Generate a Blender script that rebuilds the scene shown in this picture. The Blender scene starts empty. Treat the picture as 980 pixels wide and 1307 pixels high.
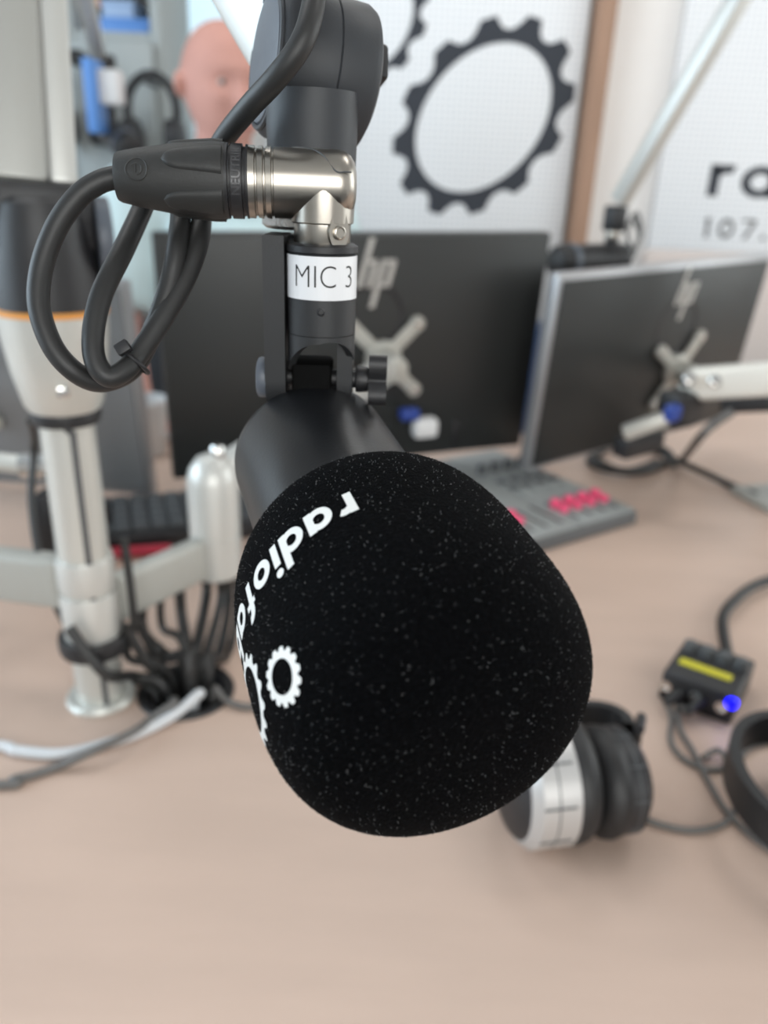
import bpy, bmesh, math, random
import numpy as np
from mathutils import Vector, Matrix

random.seed(7); rng = np.random.default_rng(7)
scene = bpy.context.scene
COL = scene.collection

# ------------------------------------------------------------------ camera
F, CX, CY = 980.0, 490.0, 653.5
PITCH, ROLL = math.radians(23.0), math.radians(2.4)
EYE = np.array([0.0, 0.0, 1.17])
FW = np.array([0, math.cos(PITCH), -math.sin(PITCH)])
_r = np.array([1.0, 0, 0]); _u = np.array([0, math.sin(PITCH), math.cos(PITCH)])
RT = _r * math.cos(ROLL) + _u * math.sin(ROLL)
UP = -_r * math.sin(ROLL) + _u * math.cos(ROLL)
cam = bpy.data.cameras.new('camera'); cam_o = bpy.data.objects.new('camera', cam); COL.objects.link(cam_o)
cam_o.matrix_world = Matrix(((RT[0], UP[0], -FW[0], EYE[0]), (RT[1], UP[1], -FW[1], EYE[1]), (RT[2], UP[2], -FW[2], EYE[2]), (0, 0, 0, 1)))
cam.sensor_fit = 'VERTICAL'; cam.sensor_height = 36.0; cam.lens = 36.0 * F / 1307.0
cam.clip_start = 0.01
cam.dof.use_dof = True; cam.dof.focus_distance = 0.197; cam.dof.aperture_fstop = 9.0
scene.camera = cam_o

# ------------------------------------------------------------------ world, lights, exposure
world = bpy.data.worlds.new('sky'); scene.world = world; world.use_nodes = True
_bg = world.node_tree.nodes['Background']
_bg.inputs[0].default_value = (0.72, 0.88, 1.0, 1); _bg.inputs[1].default_value = 2.0
def area(name, loc, target, sx, sy, power, col):
    l = bpy.data.lights.new(name, 'AREA'); l.shape = 'RECTANGLE'; l.size = sx; l.size_y = sy
    l.energy = power; l.color = col
    o = bpy.data.objects.new(name, l); COL.objects.link(o); o.location = loc
    o.rotation_euler = (Vector(target) - Vector(loc)).to_track_quat('-Z', 'Y').to_euler()
    return o
area('daylight_left', (-1.90, 0.35, 1.60), (0, 0.35, 1.60), 1.9, 1.2, 46, (0.72, 0.87, 1.0))
area('daylight_right', (2.15, 1.0, 1.60), (0, 1.0, 1.60), 1.5, 1.2, 20, (1.0, 0.97, 0.92))
area('daylight_rear', (0.55, -1.74, 1.62), (0.55, 0, 1.62), 1.7, 1.2, 44, (1.0, 0.96, 0.91))
for _x, _y in ((-0.7, 1.0), (0.9, 1.0), (0.1, 1.75)):  # unseen overhead lamps, added to brighten the wall and back of the room
    area('ceiling_fill_light', (_x, _y, 2.66), (_x, _y, 0), 0.56, 0.56, 6, (1.0, 0.97, 0.93))
scene.view_settings.view_transform = 'Standard'; scene.view_settings.look = 'None'
scene.view_settings.gamma = 1.0; scene.view_settings.use_curve_mapping = False
scene.view_settings.exposure = -0.50

# ------------------------------------------------------------------ helpers
def ray(x, y): return FW + RT * ((x - CX) / F) + UP * ((CY - y) / F)
def at(x, y, depth): return EYE + ray(x, y) * depth
def on(x, y, z=0.75):
    d = ray(x, y); return EYE + d * (z - EYE[2]) / d[2]
def onwall(x, y, Y):
    d = ray(x, y); return EYE + d * (Y / d[1])
def zfor(px, py, y):                      # height where a vertical plane at distance y shows at pixel row py
    return onwall(px, py, y)[2]

MATS = {}
def mat(name, col, rough=0.5, metal=0.0, var=0.0, vscale=40.0, bump=0.0, bscale=200.0, sheen=0.0, coat=0.0, emit=None, estr=0.0, stretch=None):
    if name in MATS: return MATS[name]
    m = bpy.data.materials.new(name); m.use_nodes = True
    nt = m.node_tree; b = nt.nodes['Principled BSDF']
    b.inputs['Base Color'].default_value = (*col, 1); b.inputs['Roughness'].default_value = rough; b.inputs['Metallic'].default_value = metal
    b.inputs['Sheen Weight'].default_value = sheen; b.inputs['Coat Weight'].default_value = coat
    if emit: b.inputs['Emission Color'].default_value = (*emit, 1); b.inputs['Emission Strength'].default_value = estr
    tc = nt.nodes.new('ShaderNodeTexCoord'); mp = nt.nodes.new('ShaderNodeMapping')
    nt.links.new(tc.outputs['Object'], mp.inputs[0])
    if stretch: mp.inputs['Scale'].default_value = stretch
    if var > 0:
        n = nt.nodes.new('ShaderNodeTexNoise'); n.inputs['Scale'].default_value = vscale; n.inputs['Detail'].default_value = 5
        nt.links.new(mp.outputs[0], n.inputs['Vector'])
        r = nt.nodes.new('ShaderNodeValToRGB')
        r.color_ramp.elements[0].position = 0.3; r.color_ramp.elements[1].position = 0.7
        r.color_ramp.elements[0].color = (*[max(0, c * (1 - var)) for c in col], 1)
        r.color_ramp.elements[1].color = (*[min(1, c * (1 + var)) for c in col], 1)
        nt.links.new(n.outputs['Fac'], r.inputs[0]); nt.links.new(r.outputs[0], b.inputs['Base Color'])
    if bump > 0:
        n2 = nt.nodes.new('ShaderNodeTexNoise'); n2.inputs['Scale'].default_value = bscale; n2.inputs['Detail'].default_value = 3
        nt.links.new(mp.outputs[0], n2.inputs['Vector'])
        bp = nt.nodes.new('ShaderNodeBump'); bp.inputs['Strength'].default_value = bump; bp.inputs['Distance'].default_value = 0.001
        nt.links.new(n2.outputs['Fac'], bp.inputs['Height']); nt.links.new(bp.outputs[0], b.inputs['Normal'])
    MATS[name] = m
    return m
def perforated(name, col, hole, pitch):
    m = mat(name, col, 0.6); nt = m.node_tree; b = nt.nodes['Principled BSDF']
    tc = next(n for n in nt.nodes if n.type == 'TEX_COORD')
    sc = nt.nodes.new('ShaderNodeVectorMath'); sc.operation = 'SCALE'; sc.inputs['Scale'].default_value = 1 / pitch
    fr = nt.nodes.new('ShaderNodeVectorMath'); fr.operation = 'FRACTION'
    ml = nt.nodes.new('ShaderNodeVectorMath'); ml.operation = 'MULTIPLY'; ml.inputs[1].default_value = (1, 0, 1)
    ds = nt.nodes.new('ShaderNodeVectorMath'); ds.operation = 'DISTANCE'; ds.inputs[1].default_value = (0.5, 0, 0.5)
    lt = nt.nodes.new('ShaderNodeMath'); lt.operation = 'LESS_THAN'; lt.inputs[1].default_value = 0.27
    mx = nt.nodes.new('ShaderNodeMix'); mx.data_type = 'RGBA'
    mx.inputs['A'].default_value = (*col, 1); mx.inputs['B'].default_value = (*hole, 1)
    L = nt.links.new
    L(tc.outputs['Object'], sc.inputs[0]); L(sc.outputs[0], fr.inputs[0]); L(fr.outputs[0], ml.inputs[0]); L(ml.outputs[0], ds.inputs[0])
    L(ds.outputs['Value'], lt.inputs[0]); L(lt.outputs[0], mx.inputs['Factor']); L(mx.outputs['Result'], b.inputs['Base Color'])
    return m

def tag(o, label=None, cat=None, group=None, kind=None):
    if label: o['label'] = label
    if cat: o['category'] = cat
    if group: o['group'] = group
    if kind: o['kind'] = kind
    return o
def thing(name, label, cat, loc, group=None):
    o = bpy.data.objects.new(name, None); o.empty_display_size = 0.02; COL.objects.link(o)
    o.location = tuple(float(v) for v in loc)
    return tag(o, label, cat, group)
def origin(o):
    v = Vector((0, 0, 0))
    while o is not None: v += o.location; o = o.parent
    return np.array(v)

class MB:
    """collects pieces (world coordinates) for ONE mesh object"""
    def __init__(s): s.v = []; s.f = []
    def add(s, v, f):
        k = len(s.v); s.v += [tuple(float(c) for c in p) for p in v]; s.f += [tuple(i + k for i in q) for q in f]; return s
    def box(s, c, half, ax=None, bev=0.0, seg=2):
        bm = bmesh.new(); bmesh.ops.create_cube(bm, size=2.0)
        for v in bm.verts: v.co = Vector((v.co.x * half[0], v.co.y * half[1], v.co.z * half[2]))
        if bev > 0: bmesh.ops.bevel(bm, geom=bm.edges[:], offset=bev, segments=seg, profile=0.5, affect='EDGES')
        bm.verts.index_update()
        A = np.eye(3) if ax is None else np.array(ax, float)
        c = np.array(c, float)
        vs = [c + A[0] * v.co.x + A[1] * v.co.y + A[2] * v.co.z for v in bm.verts]
        s.add(vs, [[v.index for v in f.verts] for f in bm.faces]); bm.free(); return s
    def lathe(s, base, axis, prof, n=40, ref=None, cap=True):
        """prof: list of (distance along axis, radius)"""
        base = np.array(base, float); a = np.array(axis, float); a /= np.linalg.norm(a)
        e1, e2 = perp(a, ref)
        vs = []; fs = []
        for (h, r) in prof:
            for k in range(n):
                t = 2 * math.pi * k / n
                vs.append(base + a * h + (e1 * math.cos(t) + e2 * math.sin(t)) * max(r, 1e-6))
        m = len(prof)
        for i in range(m - 1):
            for k in range(n):
                fs.append((i * n + k, i * n + (k + 1) % n, (i + 1) * n + (k + 1) % n, (i + 1) * n + k))
        if cap:
            fs.append(tuple(range(n))[::-1]); fs.append(tuple((m - 1) * n + k for k in range(n)))
        return s.add(vs, fs)
    def cyl(s, p0, p1, r0, r1=None, n=32, bev=0.0):
        p0 = np.array(p0, float); p1 = np.array(p1, float); r1 = r0 if r1 is None else r1
        L = np.linalg.norm(p1 - p0)
        pr = [(0, r0), (L, r1)] if bev <= 0 else [(0, r0 - bev), (bev * .3, r0 - bev * .3), (bev, r0), (L - bev, r1), (L - bev * .3, r1 - bev * .3), (L, r1 - bev)]
        return s.lathe(p0, p1 - p0, pr, n)
    def tube(s, pts, r, n=12, sub=8, closed=False, flat=None):
        P = spline(pts, sub, closed); m = len(P)
        R = r if isinstance(r, (list, tuple)) else None
        vs = []; fs = []; e1 = None
        for i in range(m):
            a = P[(i + 1) % m] - P[i - 1] if closed else P[min(i + 1, m - 1)] - P[max(i - 1, 0)]
            a = a / (np.linalg.norm(a) + 1e-12)
            if e1 is None: e1, e2 = perp(a)
            else:
                e1 = e1 - a * (e1 @ a); e1 /= np.linalg.norm(e1); e2 = np.cross(a, e1)
            rr = np.interp(i / (m - 1), np.linspace(0, 1, len(R)), R) if R else r
            for k in range(n):
                t = 2 * math.pi * k / n; vs.append(P[i] + (e1 * math.cos(t) + e2 * math.sin(t)) * rr)
        for i in range(m if closed else m - 1):
            j = (i + 1) % m
            for k in range(n): fs.append((i * n + k, i * n + (k + 1) % n, j * n + (k + 1) % n, j * n + k))
        if not closed:
            fs.append(tuple(range(n))[::-1]); fs.append(tuple((m - 1) * n + k for k in range(n)))
        return s.add(vs, fs)
    def torus(s, c, axis, R, r, n=40, k=12, sx=1.0):
        e1, e2 = perp(np.array(axis, float) / np.linalg.norm(axis))
        return s.tube([np.array(c) + (e1 * math.cos(t) * sx + e2 * math.sin(t)) * R for t in np.linspace(0, 2 * math.pi, n, endpoint=False)], r, k, 1, True)
    def prism(s, poly, c, ax, th):
        """poly in 2D along ax[0], ax[1]; extruded th along ax[2]"""
        A = np.array(ax, float); c = np.array(c, float); n = len(poly)
        vs = [c + A[0] * p[0] + A[1] * p[1] for p in poly] + [c + A[0] * p[0] + A[1] * p[1] + A[2] * th for p in poly]
        fs = [tuple(range(n))[::-1], tuple(range(n, 2 * n))] + [(i, (i + 1) % n, n + (i + 1) % n, n + i) for i in range(n)]
        return s.add(vs, fs)
    def build(s, name, m, parent=None, smooth=0.6, kind=None, label=None):
        me = bpy.data.meshes.new(name)
        o = bpy.data.objects.new(name, me); COL.objects.link(o)
        off = np.zeros(3)
        if parent is not None: o.parent = parent; off = origin(parent)
        me.from_pydata([tuple(np.array(v) - off) for v in s.v], [], s.f)
        bm = bmesh.new(); bm.from_mesh(me); bmesh.ops.recalc_face_normals(bm, faces=bm.faces[:]); bm.to_mesh(me); bm.free()
        if smooth:
            me.shade_smooth(); me.set_sharp_from_angle(angle=smooth)
        me.materials.append(m)
        if kind: o['kind'] = kind
        if label: o['label'] = label
        return o
def perp(a, ref=None):
    a = np.array(a, float)
    h = np.array(ref if ref is not None else ((0, 0, 1) if abs(a[2]) < 0.9 else (1, 0, 0)), float)
    e1 = h - a * (h @ a); e1 /= np.linalg.norm(e1); return e1, np.cross(a, e1)
def spline(pts, sub, closed=False):
    P = [np.array(p, float) for p in pts]; n = len(P)
    if sub <= 1 or n < 3:
        return P if n >= 3 or sub <= 1 else [P[0] + (P[1] - P[0]) * t for t in np.linspace(0, 1, sub + 1)]
    out = []
    for i in range(n if closed else n - 1):
        g = (lambda k: P[k % n]) if closed else (lambda k: P[min(max(k, 0), n - 1)])
        p0, p1, p2, p3 = g(i - 1), g(i), g(i + 1), g(i + 2)
        for t in np.linspace(0, 1, sub, endpoint=False):
            out.append(0.5 * (2 * p1 + (p2 - p0) * t + (2 * p0 - 5 * p1 + 4 * p2 - p3) * t * t + (3 * p1 - p0 - 3 * p2 + p3) * t ** 3))
    if not closed: out.append(P[-1])
    return out
def unit(v): v = np.array(v, float); return v / np.linalg.norm(v)
def yawax(a): return np.array([[math.cos(a), math.sin(a), 0], [-math.sin(a), math.cos(a), 0], [0, 0, 1]])

def text_quads(body, size, off=0.0):
    """faces of a built-in-font text, as (vertices2d, faces)"""
    cu = bpy.data.curves.new('t', 'FONT'); cu.body = body; cu.size = size; cu.offset = off; cu.resolution_u = 6
    o = bpy.data.objects.new('t', cu); COL.objects.link(o)
    dg = bpy.context.evaluated_depsgraph_get(); dg.update()
    me = bpy.data.meshes.new_from_object(o.evaluated_get(dg))
    bm = bmesh.new(); bm.from_mesh(me); bmesh.ops.triangulate(bm, faces=bm.faces[:])
    bmesh.ops.subdivide_edges(bm, edges=[e for e in bm.edges if e.calc_length() > size * 0.15], cuts=2, use_grid_fill=False)
    bmesh.ops.triangulate(bm, faces=bm.faces[:]); bm.verts.index_update()
    v = [(x.co.x, x.co.y) for x in bm.verts]; f = [[x.index for x in q.verts] for q in bm.faces]
    bm.free(); bpy.data.objects.remove(o); bpy.data.curves.remove(cu); bpy.data.meshes.remove(me)
    return v, f

# geometric lettering: each glyph is a list of quads on a unit x-height
def _ring(cx, cy, R, r, a0=0, a1=360, n=28):
    q = []
    for i in range(n):
        t0 = math.radians(a0 + (a1 - a0) * i / n); t1 = math.radians(a0 + (a1 - a0) * (i + 1) / n)
        q.append([(cx + R * math.cos(t0), cy + R * math.sin(t0)), (cx + R * math.cos(t1), cy + R * math.sin(t1)),
                  (cx + r * math.cos(t1), cy + r * math.sin(t1)), (cx + r * math.cos(t0), cy + r * math.sin(t0))])
    return q
def _bar(x0, y0, x1, y1, n=5):
    if abs(y1 - y0) >= abs(x1 - x0):
        ys = np.linspace(y0, y1, n + 1); return [[(x0, a), (x1, a), (x1, b), (x0, b)] for a, b in zip(ys, ys[1:])]
    xs = np.linspace(x0, x1, n + 1); return [[(a, y0), (b, y0), (b, y1), (a, y1)] for a, b in zip(xs, xs[1:])]
def _diag(xa, ya, xb, yb, w, n=4):
    q = []
    for i in range(n):
        t0, t1 = i / n, (i + 1) / n
        q.append([(xa + (xb - xa) * t0, ya + (yb - ya) * t0), (xa + w + (xb - xa) * t0, ya + (yb - ya) * t0),
                  (xa + w + (xb - xa) * t1, ya + (yb - ya) * t1), (xa + (xb - xa) * t1, ya + (yb - ya) * t1)])
    return q
def glyph(ch, w=0.27):
    if ch == 'r': return _bar(0, 0, w, 1) + _ring(0.46, 0.55, 0.45, 0.45 - w, 62, 150, 10), 0.68
    if ch == 'a': return _ring(0.5, 0.5, 0.5, 0.5 - w * .92) + _bar(1.0 - w, 0, 1.0, 1), 1.0
    if ch == 'd': return _ring(0.5, 0.5, 0.5, 0.5 - w * .92) + _bar(1.0 - w, 0, 1.0, 1.5, 7), 1.0
    if ch == 'b': return _ring(0.5, 0.5, 0.5, 0.5 - w * .92) + _bar(0, 0, w, 1.5, 7), 1.0
    if ch == 'o': return _ring(0.5, 0.5, 0.5, 0.5 - w * .92), 1.0
    if ch == 'i': return _bar(0, 0, w, 1) + _ring(w / 2, 1.32, 0.17, 0.0, 0, 360, 16), w
    if ch == 'f': return _bar(0.12, 0, 0.12 + w, 1.2, 6) + _ring(0.52, 1.14, 0.40, 0.40 - w, 75, 180, 12) + _bar(0, 0.78, 0.62, 1.0), 0.64
    if ch == 'k': return _bar(0, 0, w, 1.5, 7) + _diag(w * .8, 0.5, 0.62, 1.0, 0.32) + _diag(0.62, 0.0, w * .8, 0.55, 0.32), 0.94
    if ch == '1': return _bar(0.18, 0, 0.18 + w, 1.4, 6) + _diag(0.0, 1.12, 0.2, 1.4, 0.24), 0.5
    if ch == '0': return [[(0.45 + (x - .5) * .9, y * 1.4) for x, y in q] for q in _ring(0.5, 0.5, 0.5, 0.5 - w)], 0.9
    if ch == '7': return _bar(0, 1.4 - w, 0.8, 1.4) + _diag(0.16, 0, 0.8 - w, 1.4 - w, w * 1.05, 6), 0.8
    if ch == '5': return _bar(0, 1.4 - w, 0.75, 1.4) + _bar(0, .7, w, 1.4) + _ring(0.36, 0.45, 0.45, 0.45 - w, -140, 130, 20), 0.85
    if ch == '.': return _ring(0.14, 0.14, 0.15, 0, 0, 360, 14), 0.28
    return [], 0.4
def lettering(word, gap=0.12, w=0.27):
    out = []; x = 0.0
    for ch in word:
        q, wd = glyph(ch, w); out.append([[(a + x, b) for a, b in k] for k in q]); x += wd + gap
    return out, x - gap
def gear2d(R_in, R_val, R_tip, teeth, frac=0.24, n=None):
    """quads of a cog ring in 2D"""
    n = n or teeth * 12; q = []
    def rad(t):
        u = (t * teeth / (2 * math.pi)) % 1.0; u = min(u, 1 - u)
        if u < frac * .5: return R_tip
        k = min(1.0, (u - frac * .5) / (0.5 - frac * .5)); return R_val + (R_tip - R_val) * (1 - k) ** 2.6
    for i in range(n):
        t0 = 2 * math.pi * i / n; t1 = 2 * math.pi * (i + 1) / n
        a, b = rad(t0), rad(t1)
        q.append([(a * math.cos(t0), a * math.sin(t0)), (b * math.cos(t1), b * math.sin(t1)), (R_in * math.cos(t1), R_in * math.sin(t1)), (R_in * math.cos(t0), R_in * math.sin(t0))])
    return q
def quads_mb(quads, fn):
    m = MB()
    for q in quads: m.add([fn(x, y) for x, y in q], [(0, 1, 2, 3)])
    return m

# ------------------------------------------------------------------ materials
M_wall = mat('painted_wall', (0.84, 0.82, 0.80), 0.8, var=0.02, vscale=3)
M_ceil = mat('ceiling_grey_tile', (0.45, 0.45, 0.45), 0.9)
M_floor = mat('floor_vinyl', (0.20, 0.20, 0.21), 0.6, var=0.15, vscale=8)
M_desk = mat('birch_laminate', (0.58, 0.43, 0.35), 0.42, var=0.045, vscale=9, bump=0.05, bscale=60, stretch=(0.6, 3.0, 1))
M_wood = mat('trim_wood', (0.36, 0.22, 0.15), 0.55, var=0.12, vscale=12, stretch=(4, 4, 0.4))
M_white = mat('white_plastic', (0.8, 0.8, 0.8), 0.4)
M_frame = mat('window_frame_white', (0.78, 0.80, 0.80), 0.4)
M_perf = perforated('white_perforated_board', (0.87, 0.89, 0.91), (0.66, 0.69, 0.73), 0.016)
M_print = mat('print_charcoal', (0.024, 0.030, 0.042), 0.6)
M_print2 = mat('print_grey', (0.10, 0.10, 0.105), 0.6)
M_black = mat('black_satin_metal', (0.009, 0.0095, 0.011), 0.33, bump=0.05, bscale=900)
M_blackp = mat('black_plastic', (0.018, 0.018, 0.020), 0.45, bump=0.04, bscale=700)
M_bracket = mat('black_matte_bracket', (0.022, 0.023, 0.025), 0.5, bump=0.06, bscale=1500)
M_housing = mat('charcoal_housing', (0.030, 0.033, 0.038), 0.5, bump=0.04, bscale=1200)
M_disc = mat('blue_grey_cap', (0.10, 0.115, 0.14), 0.42, bump=0.03, bscale=1500)
M_rubber = mat('cable_rubber', (0.020, 0.020, 0.020), 0.48, bump=0.05, bscale=800)
M_boot = mat('connector_boot_rubber', (0.024, 0.024, 0.023), 0.55, bump=0.08, bscale=1200)
M_nickel = mat('satin_nickel', (0.43, 0.40, 0.355), 0.28, 1.0, var=0.05, vscale=60)
M_chrome = mat('chrome', (0.75, 0.74, 0.72), 0.12, 1.0)
M_alu = mat('anodised_aluminium', (0.64, 0.64, 0.60), 0.36, 0.45, var=0.03, vscale=10, stretch=(6, 6, .6))
M_alup = mat('silver_paint', (0.62, 0.62, 0.59), 0.36, 0.35)
M_armp = mat('grey_profile', (0.42, 0.42, 0.395), 0.42, 0.3)
M_armg = mat('grey_paint_arm', (0.41, 0.41, 0.38), 0.4, 0.1)
M_cream = mat('cream_paint_arm', (0.78, 0.76, 0.70), 0.32, 0.1)
M_orange = mat('orange_ring_plastic', (0.75, 0.33, 0.08), 0.45)
M_monback = mat('monitor_back_charcoal', (0.024, 0.0255, 0.025), 0.42, bump=0.03, bscale=500)
M_monback2 = mat('monitor_back_grey', (0.19, 0.195, 0.20), 0.35)
M_bezel = mat('bezel_silver', (0.42, 0.42, 0.43), 0.35, 0.6)
M_screen = mat('screen_glass', (0.01, 0.012, 0.016), 0.12)
M_logo = mat('logo_silver', (0.62, 0.62, 0.60), 0.3, 0.5)
M_plate = mat('bracket_cast_grey', (0.50, 0.49, 0.45), 0.4, 0.35)
M_console = mat('console_grey', (0.30, 0.315, 0.31), 0.5)
M_conside = mat('console_side_dark', (0.10, 0.105, 0.11), 0.5)
M_pink = mat('fader_cap_pink', (0.90, 0.10, 0.22), 0.4)
M_btn = mat('button_dark_grey', (0.08, 0.085, 0.09), 0.5)
M_yellow = mat('yellow_label', (0.62, 0.56, 0.03), 0.5)
M_led = mat('blue_led', (0.0, 0.0, 1.0), 0.3, emit=(0.0, 0.0, 1.0), estr=6.0)
M_blue = mat('blue_plastic', (0.025, 0.06, 0.30), 0.4)
M_lblue = mat('mid_blue_plastic', (0.10, 0.26, 0.62), 0.45)
M_red = mat('red_plastic', (0.45, 0.02, 0.05), 0.4)
M_pad = mat('black_leatherette', (0.014, 0.014, 0.015), 0.5, bump=0.2, bscale=300)
M_silverp = mat('headphone_silver', (0.55, 0.54, 0.53), 0.35, 0.4)
M_wcable = mat('pale_grey_cable', (0.62, 0.64, 0.66), 0.4)
M_gcable = mat('grey_cable', (0.13, 0.125, 0.12), 0.45)
M_sticker = mat('label_white', (0.80, 0.81, 0.83), 0.35)
M_ink = mat('label_ink', (0.012, 0.012, 0.012), 0.5)
M_fprint = mat('foam_print_white', (0.80, 0.79, 0.76), 0.6, bump=0.25, bscale=2500)
M_skin = mat('skin', (0.60, 0.31, 0.255), 0.75, var=0.08, vscale=12)
M_shirt = mat('shirt_pale_teal', (0.58, 0.72, 0.74), 0.85, var=0.05, vscale=14, bump=0.1, bscale=60)
M_trouser = mat('trousers_navy', (0.03, 0.035, 0.05), 0.85)
M_cab = mat('cabinet_grey_green', (0.34, 0.37, 0.37), 0.6, var=0.05, vscale=4)
M_dark = mat('dark_shelf_goods', (0.08, 0.085, 0.085), 0.6, var=0.2, vscale=6)
M_shade = mat('lamp_shade_orange', (0.7, 0.38, 0.16), 0.6, emit=(1.0, 0.45, 0.15), estr=0.35)
M_beige = mat('beige_fabric', (0.60, 0.54, 0.51), 0.85)
M_seat = mat('seat_fabric', (0.05, 0.05, 0.055), 0.85)

def foam_material():
    m = bpy.data.materials.new('flocked_black_foam'); m.use_nodes = True; nt = m.node_tree; b = nt.nodes['Principled BSDF']
    L = nt.links.new; tc = nt.nodes.new('ShaderNodeTexCoord')
    n = nt.nodes.new('ShaderNodeTexNoise'); n.inputs['Scale'].default_value = 1300; n.inputs['Detail'].default_value = 4
    L(tc.outputs['Object'], n.inputs['Vector'])
    r = nt.nodes.new('ShaderNodeValToRGB'); r.color_ramp.elements[0].position = 0.45; r.color_ramp.elements[1].position = 0.78
    r.color_ramp.elements[0].color = (0.0004, 0.0005, 0.0008, 1); r.color_ramp.elements[1].color = (0.0030, 0.0032, 0.0040, 1)
    L(n.outputs['Fac'], r.inputs[0]); L(r.outputs[0], b.inputs['Base Color'])
    b.inputs['Roughness'].default_value = 0.9; b.inputs['Specular IOR Level'].default_value = 0.06
    b.inputs['Sheen Weight'].default_value = 0.0; b.inputs['Sheen Roughness'].default_value = 0.4
    bp = nt.nodes.new('ShaderNodeBump'); bp.inputs['Strength'].default_value = 0.8; bp.inputs['Distance'].default_value = 0.0006
    L(n.outputs['Fac'], bp.inputs['Height']); L(bp.outputs[0], b.inputs['Normal'])
    return m
M_foam = foam_material()
M_flock = mat('flock_fibre', (0.0032, 0.0033, 0.0041), 0.6)
M_flock.node_tree.nodes['Principled BSDF'].inputs['Specular IOR Level'].default_value = 0.12
M_lint = mat('pale_lint', (0.40, 0.40, 0.41), 0.8)

def glass_material():
    m = bpy.data.materials.new('window_glass'); m.use_nodes = True; nt = m.node_tree
    out = nt.nodes['Material Output']; nt.nodes.remove(nt.nodes['Principled BSDF'])
    t = nt.nodes.new('ShaderNodeBsdfTransparent'); t.inputs[0].default_value = (0.92, 0.96, 0.96, 1)
    g = nt.nodes.new('ShaderNodeBsdfGlossy'); g.inputs['Roughness'].default_value = 0.05
    mx = nt.nodes.new('ShaderNodeMixShader'); mx.inputs[0].default_value = 0.06
    nt.links.new(t.outputs[0], mx.inputs[1]); nt.links.new(g.outputs[0], mx.inputs[2]); nt.links.new(mx.outputs[0], out.inputs[0])
    return m
M_glass = glass_material()

# ------------------------------------------------------------------ setting
XL, XR, YF, YB, ZC = -1.95, 2.2, -1.8, 2.42, 2.7
def struct(name, mb, m, parent=None):
    o = mb.build(name, m, parent); 
    if parent is None: o['kind'] = 'structure'
    return o
def wall_with_hole(axis, pos, a0, a1, h, th, out):
    """wall plane: axis 'x' or 'y' fixed at pos; a0..a1 along the other axis; h=(b0,b1,z0,z1) opening"""
    m = MB(); lo, hi = sorted((pos, pos + out * th))
    def bx(p0, p1, z0, z1):
        if p1 - p0 < 1e-4 or z1 - z0 < 1e-4: return
        c = ((lo + hi) / 2, (p0 + p1) / 2, (z0 + z1) / 2); hf = ((hi - lo) / 2, (p1 - p0) / 2, (z1 - z0) / 2)
        if axis == 'y': c = (c[1], c[0], c[2]); hf = (hf[1], hf[0], hf[2])
        m.box(c, hf)
    bx(a0, h[0], 0, ZC); bx(h[1], a1, 0, ZC); bx(h[0], h[1], 0, h[2]); bx(h[0], h[1], h[3], ZC)
    return m
struct('floor', MB().box(((XL + XR) / 2, (YF + YB) / 2, -0.05), ((XR - XL) / 2 + .2, (YB - YF) / 2 + .2, 0.05)), M_floor)
struct('ceiling', MB().box(((XL + XR) / 2, (YF + YB) / 2, ZC + .05), ((XR - XL) / 2 + .2, (YB - YF) / 2 + .2, 0.05)), M_ceil)
WB = (-0.655, -0.42, 0.95, 2.25)
struct('wall_back', wall_with_hole('y', YB, XL, XR, WB, 0.12, 1), M_wall)
WL = (-0.62, 1.32, 0.98, 2.22)
struct('wall_left', wall_with_hole('x', XL, YF, YB, WL, 0.12, -1), M_wall)
WF = (-0.32, 1.42, 1.0, 2.24)
struct('wall_front', wall_with_hole('y', YF, XL, XR, WF, 0.12, -1), M_wall)
WR = (.22, 1.78, .98, 2.22)
struct('wall_right', wall_with_hole('x', XR, YF, YB, WR, 0.12, 1), M_wall)
struct('baseboard_back', MB().box((0.1, YB - .008, .05), (2.0, .008, .05), bev=.003), M_frame)
def window(name, axis, pos, h, out, bars):
    b0, b1, z0, z1 = h; t = 0.028
    e = thing(name, None, None, (pos, (b0 + b1) / 2, z0) if axis == 'x' else ((b0 + b1) / 2, pos, z0)); e['kind'] = 'structure'
    def P(a, z, half_a, half_z, hd, dd=0.05):
        c = (pos + out * dd, a, z); hf = (hd, half_a, half_z)
        return (c, hf) if axis == 'x' else ((c[1], c[0], c[2]), (hf[1], hf[0], hf[2]))
    f = MB()
    for a, z, ha, hz in (((b0 + b1) / 2, z0 + t, (b1 - b0) / 2, t), ((b0 + b1) / 2, z1 - t, (b1 - b0) / 2, t), (b0 + t, (z0 + z1) / 2, t, (z1 - z0) / 2 - 2 * t), (b1 - t, (z0 + z1) / 2, t, (z1 - z0) / 2 - 2 * t)):
        f.box(*P(a, z, ha, hz, .03), bev=.004)
    f.build('window_frame', M_frame, e)
    for a in bars: MB().box(*P(a, (z0 + z1) / 2, .02, (z1 - z0) / 2 - 2 * t, .025), bev=.003).build('mullion', M_frame, e)
    MB().box(*P((b0 + b1) / 2, (z0 + z1) / 2, (b1 - b0) / 2 - 2 * t, (z1 - z0) / 2 - 2 * t, .003)).build('pane', M_glass, e)
    return e
window('window_1', 'y', YB, WB, 1, [])
window('window_2', 'x', XL, WL, -1, [0.35])
window('window_4', 'x', XR, WR, 1, [1.0])
window('window_3', 'y', YF, WF, -1, [0.55])
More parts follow.
